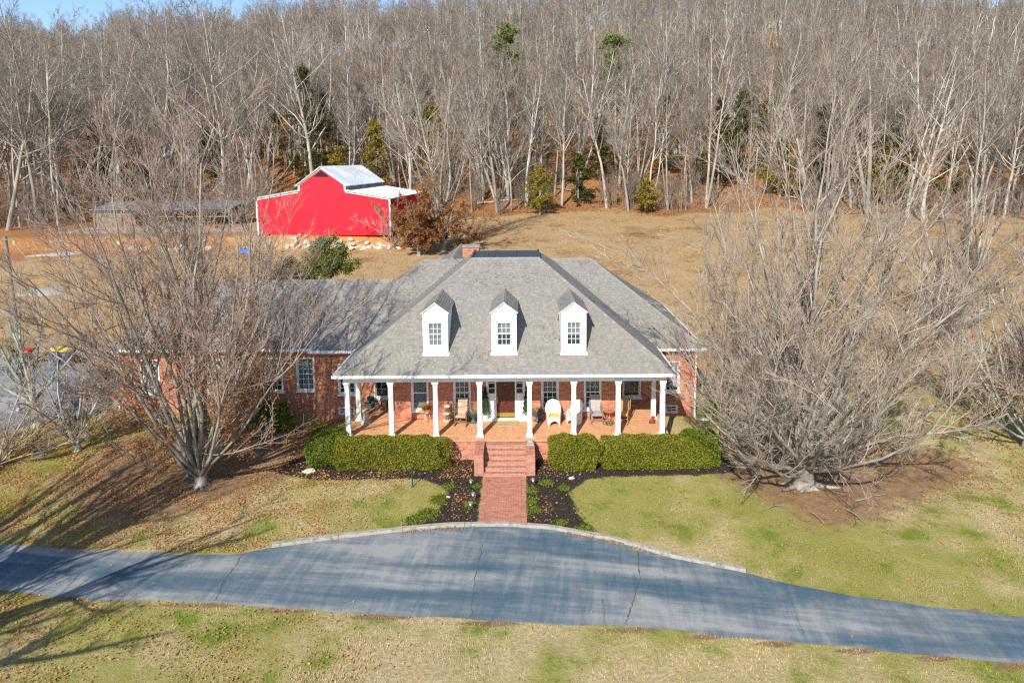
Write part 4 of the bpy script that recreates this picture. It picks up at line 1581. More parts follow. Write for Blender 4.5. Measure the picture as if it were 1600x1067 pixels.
for i, (x, y, h, r, mt, lb, nl) in enumerate(EV):
    conifer('cedar_tree' if 'pine' not in mt else 'pine_tree', (x, y), lb, 60 + i, h * 1.12, r * 1.5, mt, int(nl * 1.35), size=.34 if 'pine' not in mt else .42, power=.5 if 'pine' in mt else .62, base=.35 if 'pine' in mt else .08)
conifer('conifer_shrub', (-14.3, 4.1), 'dark green cone shrub against the wing wall behind the left maple', 80, 3.6, 1.0, 'cedar_dark', 6000, .11, base=.02)
conifer('conifer_shrub', (-12.9, 3.7), 'second green cone shrub between two wing windows', 81, 2.5, .8, 'topiary_leaf', 5000, .1, base=.02)
conifer('conifer_shrub', (-11.9, 3.4), 'small rounded yellow green shrub by the wing downspout', 82, 1.5, .7, 'hedge_green', 3500, .09, base=.02, power=.4)


def blob_leaves(o, c, half, n, size, mat, rs, e=.55, name='foliage', lump=.12, core='hedge_inside', aspect=.6):
    ar = np.array([half[1] * half[2], half[0] * half[2], half[0] * half[1]])
    fx = rs.choice(3, n, p=ar / ar.sum())
    p = rs.uniform(-1, 1, (n, 3))
    p[np.arange(n), fx] = np.where(rs.random(n) < .5, -1., 1.)
    kk = 2.2 / e
    p = p / (np.abs(p) ** kk).sum(1, keepdims=True) ** (1 / kk)
    lum = 1 + lump * (np.sin(p[:, :1] * half[0] * 3.1 + 1) * np.sin(p[:, 1:2] * half[1] * 3.7 + 2) + .6 * np.sin(p[:, :1] * half[0] * 7 + p[:, 2:] * half[2] * 6))
    p = p * lum * (1.05 - .17 * rs.random((n, 1)) ** 1.4)
    P = np.array(c) + p * np.array(half)
    P = P[P[:, 2] > .03]
    V, Fq = leaf_quads(P, size, rs, aspect=aspect)
    link(name, np_mesh(name, V, Fq), mat, o)
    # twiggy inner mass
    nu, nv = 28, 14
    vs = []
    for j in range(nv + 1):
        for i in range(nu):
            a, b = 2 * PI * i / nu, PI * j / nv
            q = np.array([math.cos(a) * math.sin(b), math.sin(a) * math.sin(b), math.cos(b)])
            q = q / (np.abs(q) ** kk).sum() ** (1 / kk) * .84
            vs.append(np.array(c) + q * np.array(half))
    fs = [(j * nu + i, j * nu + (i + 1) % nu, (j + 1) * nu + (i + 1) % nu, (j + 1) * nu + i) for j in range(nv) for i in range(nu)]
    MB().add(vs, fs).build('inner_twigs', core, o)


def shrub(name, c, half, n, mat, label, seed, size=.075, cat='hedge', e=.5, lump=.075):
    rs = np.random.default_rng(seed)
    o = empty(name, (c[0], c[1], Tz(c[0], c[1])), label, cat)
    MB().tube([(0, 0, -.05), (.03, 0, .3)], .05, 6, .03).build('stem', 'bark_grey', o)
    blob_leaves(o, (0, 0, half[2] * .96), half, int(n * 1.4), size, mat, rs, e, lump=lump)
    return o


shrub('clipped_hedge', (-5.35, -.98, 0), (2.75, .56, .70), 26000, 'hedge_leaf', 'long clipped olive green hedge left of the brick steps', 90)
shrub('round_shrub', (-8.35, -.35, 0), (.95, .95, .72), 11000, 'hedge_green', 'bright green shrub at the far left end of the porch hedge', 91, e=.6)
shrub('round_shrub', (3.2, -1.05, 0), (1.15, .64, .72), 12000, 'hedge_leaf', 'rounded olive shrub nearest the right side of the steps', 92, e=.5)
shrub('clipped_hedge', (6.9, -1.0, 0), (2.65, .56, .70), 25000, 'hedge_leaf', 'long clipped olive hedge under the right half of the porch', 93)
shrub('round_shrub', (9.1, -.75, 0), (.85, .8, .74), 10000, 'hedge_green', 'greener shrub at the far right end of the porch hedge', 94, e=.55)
shrub('evergreen_shrub', (11.3, 4.0, 0), (.6, .5, .35), 3500, 'hedge_green', 'low green shrub on the ground by the right house corner', 95, e=.7)
# magnolia behind the wing
for (x, y, hx, hz, lb, sd, mt) in ((-15.0, 24.6, 2.3, 3.7, 'glossy green magnolia rising behind the ridge of the left wing', 96, 'magnolia_leaf'), (-18.6, 25.5, 1.9, 2.2, 'dull green bushy evergreen left of the magnolia behind the wing', 97, 'cedar_dark')):
    rs2 = np.random.default_rng(sd)
    o = empty('magnolia_tree', (x, y, Tz(x, y)), lb, 'tree')
    MB().tube([(0, 0, -.1), (.05, 0, 1.2), (0, .05, hz * 1.7)], .14, 7, .03).build('trunk', 'bark_grey', o)
    cl = unit(rs2.normal(size=(110, 3))) * rs2.random((110, 1)) ** .5
    cl[:, 2] = np.abs(cl[:, 2]) * 1.15 - .25
    cl[:, :2] *= (1.05 - .75 * np.clip(cl[:, 2:], 0, 1))
    cl = cl * np.array([hx, hx, hz * .8]) + np.array([0, 0, hz * .9])
    P = np.repeat(cl, 100, 0)
    P = P + unit(rs2.normal(size=P.shape)) * rs2.random((len(P), 1)) ** .5 * .55
    link('crown', np_mesh('crown', *leaf_quads(P, .2, rs2, aspect=.45)), mt, o)

# ------------------------------------------------------------------ lawn


def in_lawn(X, Y):
    ok = (Y < rb(X) - .05) | (Y > rt(X) + .12)
    ok &= ~((np.abs(X) < 8.75) & (Y > rt(X) - .1) & (Y < rt(X) + .42))
    ok &= ~((np.abs(X) < 1.02) & (Y < 0) & (Y > rt(X)))
    ok &= ~((np.abs(X) < 7.9) & (Y > -.45))
    ok &= ~((X > XW) & (X < 10.4) & (Y > 4.3))
    ok &= poly_sd(PAD, X, Y) < -.1
    return ok


rs = np.random.default_rng(5)
n = 380000
X = rs.uniform(-27, 27, n)
Y = -16.5 + 23.5 * rs.random(n) ** 1.25
ok = in_lawn(X, Y)
mul = np.maximum(poly_sd(MULCH_L, X, Y), poly_sd(MULCH_R, X, Y))
ok &= mul < -.05 - .25 * rs.random(n)
dsd = np.maximum(poly_sd(DIRT_R, X, Y), poly_sd(DIRT_L, X, Y) - .6)
ok &= dsd < -.9 + 2.2 * rs.random(n) ** 3
patch = np.sin(X * 1.7 + 2 * np.sin(Y * .9)) * np.sin(Y * 1.9 + 1.5 * np.sin(X * .8)) + np.sin(X * .45 + 1) * np.sin(Y * .6)
ok &= rs.random(n) < .62 + .3 * patch
X, Y = X[ok], Y[ok]
n = len(X)
Z = T(X, Y) - .012
hh = rs.uniform(.03, .075, n)
az = rs.uniform(0, 2 * PI, n)
lean = rs.uniform(.2, 1.6, n) * hh
wd = rs.uniform(.006, .013, n)
B = np.stack([X, Y, Z], 1)
sd_ = np.stack([-np.sin(az) * wd, np.cos(az) * wd, 0 * az], 1)
tip = B + np.stack([np.cos(az) * lean, np.sin(az) * lean, hh + .02], 1)
V = np.stack([B - sd_, B + sd_, tip], 1).reshape(-1, 3)
link('lawn_grass', np_mesh('lawn_grass', V, np.arange(3 * n).reshape(n, 3)), 'grass_blade', kind='stuff', label='short winter grass, straw coloured with green patches, on the front lawn', cat='grass')

n = 90000
X = rs.uniform(-45, 55, n)
Y = 7 + 64 * rs.random(n) ** 1.15
ok = (poly_sd(PAD, X, Y) < -.1) & ~((X > XW - .6) & (X < 11) & (Y < 15.5)) & ~((X < -9) & (Y > 43.5))
ok &= rs.random(n) < .5 + .5 * np.sin(X * .8 + 2 * np.sin(Y * .4)) * np.sin(Y * .9 + np.sin(X * .5))
X, Y = X[ok], Y[ok]
P = np.stack([X, Y, T(X, Y) + .03], 1)
V, Fq = leaf_quads(P, .2, rs, up=.35, aspect=.25)
leafmat('field_straw', [(.17, .10, .04), (.34, .23, .10), (.47, .36, .2), (.26, .21, .08)], .1)
link('field_grass', np_mesh('field_grass', V, Fq), 'field_straw', kind='stuff', label='dry tan grass tufts over the sloping field behind the house', cat='grass')

# fallen leaves
n = 240000
X = rs.uniform(-26, 26, n)
Y = rs.uniform(-16.5, 6, n)
den = .85 * sst(-1.5, -9, X) * (.25 + .75 * (np.sin(X * .9 + Y) * np.sin(Y * 1.3 - X * .4) > -.35)) + .035 + .25 * sst(16, 22, X) * sst(-9, -4, Y)
den = np.where((np.abs(X + 4.3) < 2.6) & (Y < -3) & (Y > -6.5), .16, den)
# drifts along the kerb and in the beds
kd = Y - rt(X)
drift = np.exp(-((kd + .12) / .1) ** 2) * ((np.abs(X - 4.6) < 2.2) * .9 + (np.abs(X + 2.3) < 1.4) * .9)
bed = (np.maximum(poly_sd(MULCH_L, X, Y), poly_sd(MULCH_R, X, Y)) > 0) * (.05 + .3 * (np.abs(np.abs(X) - 1.6) < .5) * (Y < -3.6) + .5 * ((np.abs(np.abs(X) - 2.2) < .7) & (Y > -2.2)))
den = np.where(in_lawn(X, Y), np.maximum(den, bed), 0)
den = np.maximum(den, drift * .9)
ondrive = (Y < rt(X)) & (Y > rb(X))
den = np.where(ondrive & (drift < .05), .003, den)
clump = .35 + .9 * np.clip(np.sin(X * 1.3 + 1.7 * np.sin(Y * 1.1)) * np.sin(Y * 1.7 + 1.3 * np.sin(X * .9)) + .3, 0, 1)
den = np.where(Y < rb(X), den * .4, den)
ok = rs.random(n) < den * 1.5 * clump
X, Y = X[ok], Y[ok]
n = len(X)
lift = np.where((Y < rt(X)) & (Y > rb(X)), .045, .04)
P = np.stack([X, Y, T(X, Y) + lift + .02 * rs.random(n)], 1)
V, Fq = leaf_quads(P, .09, rs, up=.72, aspect=.65)
link('fallen_leaves', np_mesh('fallen_leaves', V, Fq), 'litter_leaf', kind='stuff', label='dry tan and orange leaves strewn over lawn, beds and kerb', cat='leaves')
# leaf litter on the floor of the wood's edge
n = 28000
X = rs.uniform(-95, 90, n)
Y = 66 + 42 * rs.random(n) ** 1.5
ed = np.array([edge_y(v) for v in X])
ok = (Y > ed - 2.5 * rs.random(n)) & ~((np.abs(X + 24) < 13) & (Y < 73))
X, Y = X[ok], Y[ok]
P = np.stack([X, Y, T(X, Y) + .06 + .1 * rs.random(len(X))], 1)
link('wood_litter', np_mesh('wood_litter', *leaf_quads(P, .3, rs, up=.6)), 'oak_leaf', kind='stuff', label='rust brown leaf litter under the trees of the wood', cat='leaves')
# mulch chips
n = 26000
X = rs.uniform(-10.5, 10.9, n)
Y = rs.uniform(-7, -.3, n)
ok = (np.maximum(poly_sd(MULCH_L, X, Y), poly_sd(MULCH_R, X, Y)) > -.12) & in_lawn(X, Y)
X, Y = X[ok], Y[ok]
P = np.stack([X, Y, T(X, Y) + .03 + .03 * rs.random(len(X))], 1)
link('mulch_chips', np_mesh('mulch_chips', *leaf_quads(P, .085, rs, up=.5, aspect=.35)), 'mulch_chip', kind='stuff', label='dark shredded bark mulch in the beds beside the walk', cat='mulch')
# low ground cover along the walk
for i, (x, y, r, side) in enumerate(((1.22, -3.4, .22, 'right'), (1.2, -4.3, .2, 'right'), (1.25, -5.0, .26, 'right'), (1.9, -2.7, .24, 'right'), (2.6, -3.2, .2, 'right'), (2.3, -6.0, .2, 'right'), (3.2, -6.5, .25, 'right'), (-1.2, -3.0, .18, 'left'), (-1.35, -4.6, .22, 'left'), (-2.35, -3.0, .22, 'left'), (-2.7, -4.1, .3, 'left'), (-3.05, -5.3, .38, 'left'), (-3.5, -5.8, .32, 'left'))):
    c = rs.normal(size=(int(900 * r / .22), 3)) * np.array([r * .5, r * .5, .04])
    c[:, 2] = np.abs(c[:, 2]) + .03
    o = empty('ground_cover_plant', (x, y, Tz(x, y)), 'low yellow green plant in the dark mulch bed %s of the brick walk' % side, 'plant', 'ground cover %s of the walk' % side)
    link('leaves', np_mesh('leaves', *leaf_quads(c, .075, rs, up=.3)), 'ground_cover', o)

# ------------------------------------------------------------------ barn
BA = .108
BW, BL, BE, BP, BS, BI, BC = 15.8, 13.4, 4.2, 7.72, 5.78, 5.05, 2.75
barn = empty('red_barn', (-29.45, 46.75, 5.86), 'bright red metal barn with raised centre aisle and pale roof', 'barn', rz=-BA)
c0 = BW / 2
prof = [(0, 0), (BW, 0), (BW, BE), (c0 + BC, BI), (c0 + BC, BS), (c0, BP), (c0 - BC, BS), (c0 - BC, BI), (0, BE)]


def roofline(u):
    a = abs(u - c0)
    return BP - (BP - BS) * a / BC if a < BC else BI - (BI - BE) * (a - BC) / (c0 - BC)


mb = MB()
mb.add([(u, 0, z) for u, z in prof] + [(u, .1, z) for u, z in prof], [tuple(range(9)), tuple(range(9, 18))[::-1]] + [(i, (i + 1) % 9, (i + 1) % 9 + 9, i + 9) for i in range(9)])
fw = mb.build('front_wall', 'barn_red', barn)
mb = MB()
nr = 52
for i in range(1, nr):
    u = BW * i / nr
    mb.box(u - .025, u + .025, -.016, -.002, .05, roofline(u) - .12)
mb.build('siding_ribs', 'barn_red', fw, kind='stuff')
for s, x in ((1, BW), (-1, 0)):
    a, b = sorted((x, x - s * .1))
    sw = MB().box(a, b, .101, BL, 0, BE - .02).build('side_wall', 'barn_red', barn)
    mb = MB()
    for i in range(1, 44):
        v = BL * i / 44
        a, b = sorted((x + s * .002, x + s * .03))
        mb.box(a, b, v - .03, v + .03, .05, BE - .1)
    mb.build('siding_ribs', 'barn_red', sw, kind='stuff')
    # clerestory wall with small windows
    xc = c0 + s * BC
    a, b = sorted((xc, xc - s * .1))
    cl = MB().box(a, b, .101, BL, BI - .2, BS - .02).build('clerestory_wall', 'shed_roof', barn)
    for v in (1.6, 4.6, 7.6, 10.6):
        a, b = sorted((xc + s * .002, xc + s * .03))
        MB().box(a, b, v, v + .9, BI + .28, BS - .16).build('window', 'tan_wood', cl)
        a, b = sorted((xc + s * .031, xc + s * .036))
        MB().box(a, b, v + .08, v + .82, BI + .34, BS - .22).build('pane', 'dark', cl)
MB().add([(u, BL, z) for u, z in prof] + [(u, BL - .1, z) for u, z in prof], [tuple(range(9))[::-1], tuple(range(9, 18))] + [(i, i + 9, (i + 1) % 9 + 9, (i + 1) % 9) for i in range(9)]).build('rear_wall', 'barn_red', barn)


def roof_slab(A, B, name, ribs):
    """A,B = (u,z) at eave and top; slab over the barn's length"""
    (ua, za), (ub, zb) = A, B
    t = .07
    P = [(ua, -.25, za), (ub, -.25, zb), (ub, BL + .25, zb), (ua, BL + .25, za)]
    Q = [(u, v, z + t) for u, v, z in P]
    o = MB().add(P + Q, [(0, 1, 2, 3)[::-1], (4, 5, 6, 7), (0, 1, 5, 4), (1, 2, 6, 5), (2, 3, 7, 6), (3, 0, 4, 7)]).build(name, 'barn_roof', barn)
    mb = MB()
    for i in range(ribs + 1):
        v = -.2 + (BL + .4) * i / ribs
        mb.add([(ua, v - .03, za + t), (ua, v + .03, za + t), (ub, v + .03, zb + t), (ub, v - .03, zb + t), (ua, v, za + t + .035), (ub, v, zb + t + .035)], [(0, 4, 5, 3), (4, 1, 2, 5), (0, 1, 4), (3, 5, 2)])
    mb.build('roof_ribs', 'barn_roof', o, kind='stuff')


ov = .35
sl1, sl2 = (BP - BS) / BC, (BI - BE) / (c0 - BC)
for s in (-1, 1):
    roof_slab((c0 + s * (BC + ov), BS - sl1 * ov), (c0, BP + .01), 'centre_roof', 30)
    roof_slab((c0 + s * (c0 + ov), BE - sl2 * ov), (c0 + s * (BC + .0), BI + .01), 'lean_to_roof', 30)
    # white rake and corner trim
    for (ua, za), (ub, zb) in (((c0 + s * (BC + .02), BS), (c0, BP)), ((BW / 2 + s * c0, BE), (c0 + s * BC, BI))):
        MB().add([(ua, -.06, za - .2), (ub, -.06, zb - .2), (ub, -.06, zb + .04), (ua, -.06, za + .04), (ua, -.031, za - .2), (ub, -.031, zb - .2), (ub, -.031, zb + .04), (ua, -.031, za + .04)], [(0, 1, 2, 3), (7, 6, 5, 4), (0, 4, 5, 1), (2, 6, 7, 3), (1, 5, 6, 2), (0, 3, 7, 4)]).build('rake_trim', 'barn_trim', barn)
    a, b = sorted((c0 + s * (BC + .04), c0 + s * (BC - .14)))
    MB().box(a, b, -.062, -.03, BI - .02, BS - .06).build('corner_trim', 'barn_trim', barn)
    a, b = sorted((c0 + s * (c0 + .04), c0 + s * (c0 - .14)))
    MB().box(a, b, -.064, .02, 0, BE - .05).build('corner_trim', 'barn_trim', barn)
mb = MB()
mb.add([(c0 - .8, -.05, BP - 1.1), (c0 + .8, -.05, BP - 1.1), (c0 + .8, -.05, BP - .95), (c0, -.05, BP - .38), (c0 - .8, -.05, BP - .95)] + [(c0 - .8, -.002, BP - 1.1), (c0 + .8, -.002, BP - 1.1), (c0 + .8, -.002, BP - .95), (c0, -.002, BP - .38), (c0 - .8, -.002, BP - .95)], [(0, 1, 2, 3, 4), (0, 5, 6, 1), (1, 6, 7, 2), (2, 7, 8, 3), (3, 8, 9, 4), (4, 9, 5, 0)])
vent = mb.build('gable_vent', 'dark', barn)
for i in range(5):
    zz = BP - 1.04 + i * .1
    w_ = .72 if i < 2 else .72 - (i - 1) * .15
    MB().box(c0 - w_, c0 + w_, -.075, -.051, zz, zz + .03).build('louvre', 'dark', vent)

# stone edging below the barn


def rock_mesh(seed):
    r = random.Random(seed)
    vs = []
    for j in range(1, 4):
        for i in range(6):
            a, b = 2 * PI * (i + .5 * (j % 2)) / 6, PI * j / 4
            q = r.uniform(.75, 1.15)
            vs.append((q * math.cos(a) * math.sin(b), q * .8 * math.sin(a) * math.sin(b), q * .65 * math.cos(b)))
    vs += [(0, 0, .6), (0, 0, -.6)]
    fs = [(j * 6 + i, j * 6 + (i + 1) % 6, (j + 1) * 6 + (i + (j % 2) + (0)) % 6 if 0 else (j + 1) * 6 + (i + 1) % 6, (j + 1) * 6 + i) for j in range(2) for i in range(6)]
    fs = [f[::-1] for f in fs]
    fs += [(i, (i + 1) % 6, 18) for i in range(6)] + [(12 + (i + 1) % 6, 12 + i, 19) for i in range(6)]
    me = MB().add(vs, fs).mesh('stone')
    me.materials.append(MATS['stone_pale'])
    return me


ROCKS = [rock_mesh(k) for k in range(6)]
sw = empty('stone_edging', (-18.5, 44.4, Tz(-18.5, 44.4)), 'rough row of pale boulders below the red barn', 'stone wall')
rs = np.random.default_rng(8)
for i in range(90):
    f = rs.random()
    x = -25.5 + 13 * f
    y = 44.9 - .9 * f + rs.normal() * .35
    o = link('stone', ROCKS[i % 6], None, sw)
    o.location = (x + 18.5, y - 44.4, Tz(x, y) - Tz(-18.5, 44.4) + .08 + .1 * rs.random())
    s = rs.uniform(.16, .42)
    o.scale = (s * 1.2, s, s)
    o.rotation_euler = (rs.uniform(-.3, .3), rs.uniform(-.3, .3), rs.uniform(0, 6.28))
bo = empty('boulder_pile', (-40.5, 44.2, Tz(-40.5, 44.2)), 'scattered pale boulders in front of the long shed', 'stones')
for i in range(15):
    x, y = -40.5 + rs.normal() * 3.2, 44.2 + rs.normal() * .7
    o = link('stone', ROCKS[i % 6], None, bo)
    o.location = (x + 40.5, y - 44.2, Tz(x, y) - Tz(-40.5, 44.2) + .1)
    s = rs.uniform(.2, .5)
    o.scale = (s * 1.2, s, s)
    o.rotation_euler = (rs.uniform(-.3, .3), rs.uniform(-.3, .3), rs.uniform(0, 6.28))

# long open shed
sh_ = empty('open_shed', (-45, 60.5, 5.86), 'long low open shed with blue grey metal roof left of the barn', 'shed')
P = [(-11.3, -2.2, 2.2), (7.6, -2.2, 2.2), (7.6, 3.5, 2.95), (-11.3, 3.5, 2.95)]
MB().add(P + [(x, y, z + .09) for x, y, z in P], [(3, 2, 1, 0), (4, 5, 6, 7), (0, 1, 5, 4), (1, 2, 6, 5), (2, 3, 7, 6), (3, 0, 4, 7)]).build('roof', 'shed_roof', sh_)
for i in range(6):
    x = -10.8 + i * 3.6
    MB().box(x - .09, x + .09, -1.9, -1.72, 0, 2.24).build('post', 'shed_wood', sh_)
    MB().box(x - .09, x + .09, 3.0, 3.18, 0, 2.88).build('post', 'shed_wood', sh_)
MB().box(-11.2, 7.5, -1.95, -1.91, 1.98, 2.2).build('front_beam', 'shed_wood', sh_)
MB().box(-11.0, 7.4, 3.19, 3.25, .1, 2.8).build('back_wall', 'shed_wood', sh_)
MB().box(-11.1, -5.4, -1.7, -1.64, 0, 2.0).build('front_panel', 'shed_wood', sh_)
for x in (-1.8, 1.8, 5.4):
    MB().box(x - 1.6, x + 1.6, -1.71, -1.65, 1.15, 1.28).build('rail', 'tan_wood', sh_)
for i, (x, y, s_, mt, lb) in enumerate(((-43.5, 55.2, 1.1, 'shed_wood', 'stack of boards standing under the front of the open shed'), (-38.5, 55.2, .8, 'tan_wood', 'small pale wooden crate frame before the open shed'))):
    mb = MB()
    if i == 0:
        for k in range(6):
            mb.box(-1.3, 1.3, -.35 + .02 * k, .35, k * .14, k * .14 + .12)
    else:
        for a, b in ((-.4, -.4), (.4, -.4), (.4, .4), (-.4, .4)):
            mb.box(a - .05, a + .05, b - .05, b + .05, 0, .9)
        for zz in (.1, .8):
            mb.box(-.35, .35, -.45, -.37, zz, zz + .1).box(-.35, .35, .37, .45, zz, zz + .1).box(-.45, -.37, -.35, .35, zz, zz + .1).box(.37, .45, -.35, .35, zz, zz + .1)
    mb.build('board_stack' if i == 0 else 'wooden_crate', mt, loc=(x, y, Tz(x, y)), label=lb, cat='boards' if i == 0 else 'crate')
# blue tarp and pale gravel heaps


def mound(name, loc, rx, ry, h, mat, label, cat, seed, ang=0):
    r = np.random.default_rng(seed)
    nu, nv = 24, 7
    vs, fs = [(0, 0, h)], []
    for j in range(1, nv):
        for i in range(nu):
            a = 2 * PI * i / nu
            f = j / (nv - 1)
            q = f * (1 + .22 * math.sin(3 * a + seed) + .1 * math.sin(7 * a))
            x, y = q * rx * math.cos(a), q * ry * math.sin(a)
            x, y = x * math.cos(ang) - y * math.sin(ang), x * math.sin(ang) + y * math.cos(ang)
            vs.append((x, y, Tz(loc[0] + x, loc[1] + y) - Tz(*loc) + h * (1 - f * f) + r.uniform(-.05, .1) * h - (.06 if j == nv - 1 else 0)))
    for i in range(nu):
        fs.append((0, 1 + i, 1 + (i + 1) % nu))
        for j in range(nv - 2):
            a, b = 1 + j * nu, 1 + (j + 1) * nu
            fs.append((a + i, b + i, b + (i + 1) % nu, a + (i + 1) % nu))
    MB().add(vs, fs).build(name, mat, sm=True, loc=(loc[0], loc[1], Tz(*loc)), label=label, cat=cat)


mound('folded_tarp', (-29.6, 43.2), .75, .5, .4, 'blue_tarp', 'crumpled blue tarp on the ground left of the barn', 'tarp', 3)
mound('gravel_heap', (-42.2, 28.4), 2.2, 1.3, .25, 'gravel_pale', 'pale gravel patch spread on the slope beyond the utility pole', 'gravel', 4, .3)
mound('gravel_heap', (-50.0, 42.5), 3.0, .8, .2, 'gravel_pale', 'long thin pale gravel strip below the wood at left', 'gravel', 5, .25)

# ------------------------------------------------------------------ utility pole, bins and other things by the pad
px_, py_ = -32.4, 12.4
pole = empty('utility_pole', (px_, py_, Tz(px_, py_)), 'weathered wooden utility pole leaning slightly at the left edge', 'pole')
MB().tube([(0, 0, -.3), (-.1, 0, 4), (-.22, 0, 8.55)], .16, 10, .11).build('shaft', 'wood_pole', pole)
MB().tube([(-.2, -.1, 8.3), (.25, -.1, 8.42), (.4, -.1, 8.2)], .03, 6).build('bracket', 'steel', pole)
MB().tube([(.4, -.1, 8.05), (.4, -.1, 8.25)], .05, 6).build('insulator', 'pot_white', pole)
A, B = Vector((px_ + .4, py_ - .1, Tz(px_, py_) + 8.1)), Vector((-20.5, 6.2, 4.75))
pts = [A.lerp(B, t / 20) - Vector((0, 0, 1.1 * 4 * (t / 20) * (1 - t / 20))) for t in range(21)]
MB().tube([p - A for p in pts], .022, 5).build('power_cable', 'steel', loc=A, label='thin pale service cable sagging from the pole to the wing', cat='cable')


def bin_(x, y, body, lid, label, rz):
    o = empty('wheeled_bin', (x, y, Tz(x, y) + .06), label, 'bin', rz=rz)
    MB().add([(-.26, -.3, .08), (.26, -.3, .08), (.26, .25, .08), (-.26, .25, .08), (-.32, -.38, 1.0), (.32, -.38, 1.0), (.32, .36, 1.0), (-.32, .36, 1.0)], [(3, 2, 1, 0), (4, 5, 6, 7), (0, 1, 5, 4), (1, 2, 6, 5), (2, 3, 7, 6), (3, 0, 4, 7)]).build('body', body, o)
    MB().add([(-.35, -.42, 1.0), (.35, -.42, 1.0), (.35, .4, 1.0), (-.35, .4, 1.0), (-.3, -.36, 1.1), (.3, -.36, 1.1), (.3, .36, 1.13), (-.3, .36, 1.13)], [(3, 2, 1, 0), (4, 5, 6, 7), (0, 1, 5, 4), (1, 2, 6, 5), (2, 3, 7, 6), (3, 0, 4, 7)]).build('lid', lid, o)
    for s in (-1, 1):
        MB().lathe([(.03, -.03), (.12, -.03), (.12, .03), (.03, .03)], 12).mesh('wheel')
        w_ = MB().lathe([(.03, -.03), (.12, -.03), (.12, .03), (.03, .03)], 12).build('wheel', 'dark', o)
        w_.location = (s * .3, .27, .12)
        w_.rotation_euler = (0, PI / 2, 0)
    MB().tube([(-.25, .44, 1.02), (.25, .44, 1.02)], .025, 6).build('handle', body, o)


bin_(-29.9, 12.2, 'blue_plastic', 'yellow_plastic', 'dark blue wheeled bin with bright yellow lid behind the lichen tree', .2)
bin_(-29.0, 12.1, 'blue_plastic', 'yellow_plastic', 'blue bin with yellow lid, right of its twin behind the lichen tree', -.1)
bin_(-31.7, 12.0, 'dark', 'red_plastic', 'dark wheeled bin with red lid at the edge of the pad', .1)
o = empty('slim_ornament', (-27.6, 5.5, Tz(-27.6, 5.5) + .05), 'slim purple and white ornament with dark top on the pad', 'ornament')
MB().lathe([(.09, 0), (.08, .2), (.05, .45), (.03, .5)], 10).build('body', 'purple_plastic', o)
MB().lathe([(.1, 0), (.11, .1), (.085, .18)], 10, cz=-.02).build('base', 'pot_white', o)
MB().lathe([(.02, .5), (.06, .55), (.06, .62), (.02, .68)], 10).build('top', 'dark', o)

# ------------------------------------------------------------------ porch furniture


def rocker(name, loc, rz, wood, fab, label, seat_fab=None, back_h=1.15, recl=.25):
    o = empty(name, loc, label, 'rocking chair', rz=rz)
    b0, bt = (.0, .22, .42), (0, .22 + math.sin(recl) * back_h * .7, back_h)
    for s in (-1, 1):
        x = s * .29
        MB().tube([(x, -.5, .1), (x, -.3, .035), (x, 0, .02), (x, .3, .04), (x, .58, .14)], .024, 6).build('rocker_runner', wood, o)
        MB().tube([(x, -.27, .03), (x, -.27, .64)], .022, 6).build('leg', wood, o)
        MB().tube([(x, .23, .03), (x, .25, .5), (x, bt[1], back_h)], .022, 6).build('leg', wood, o)
        MB().box(x - .04, x + .04, -.34, .3, .63, .66).build('armrest', wood, o)
    MB().box(-.28, .28, -.3, .26, .4, .44).build('seat', wood, o)
    MB().box(-.25, .25, -.29, .22, .441, .5).build('seat_cushion', seat_fab or fab, o)
    dy = bt[1] - .24
    P = [(-.24, .2, .5), (.24, .2, .5), (.24, .2 + dy, back_h + .02), (-.24, .2 + dy, back_h + .02)]
    MB().add(P + [(x, y + .07, z) for x, y, z in P], [(0, 1, 2, 3), (7, 6, 5, 4), (0, 4, 5, 1), (1, 5, 6, 2), (2, 6, 7, 3), (3, 7, 4, 0)]).build('backrest', fab, o)
    MB().tube([(-.29, -.27, .25), (.29, -.27, .25)], .016, 6).build('stretcher', wood, o)
    MB().tube([(-.29, .23, .3), (.29, .23, .3)], .016, 6).build('stretcher', wood, o)
    MB().tube([(-.29, bt[1] + .04, back_h - .02), (.29, bt[1] + .04, back_h - .02)], .024, 6).build('top_rail', wood, o)
    return o


rocker('rocking_chair', (-2.2, 1.55, ZF), -.12, 'rocker_wood', 'floral', 'wooden rocking chair with patterned cream cushions left of the door')
rocker('rocking_chair', (4.55, 1.75, ZF), .05, 'grey_wood', 'grey_canvas', 'tall grey rocking chair with plain canvas back on the right porch', back_h=1.25)
rocker('rocking_chair', (5.9, 1.75, ZF), -.35, 'tan_wood', 'tan_wood', 'light wooden rocking chair with yellow seat pad near the porch corner', seat_fab='cushion_yellow', back_h=1.05)


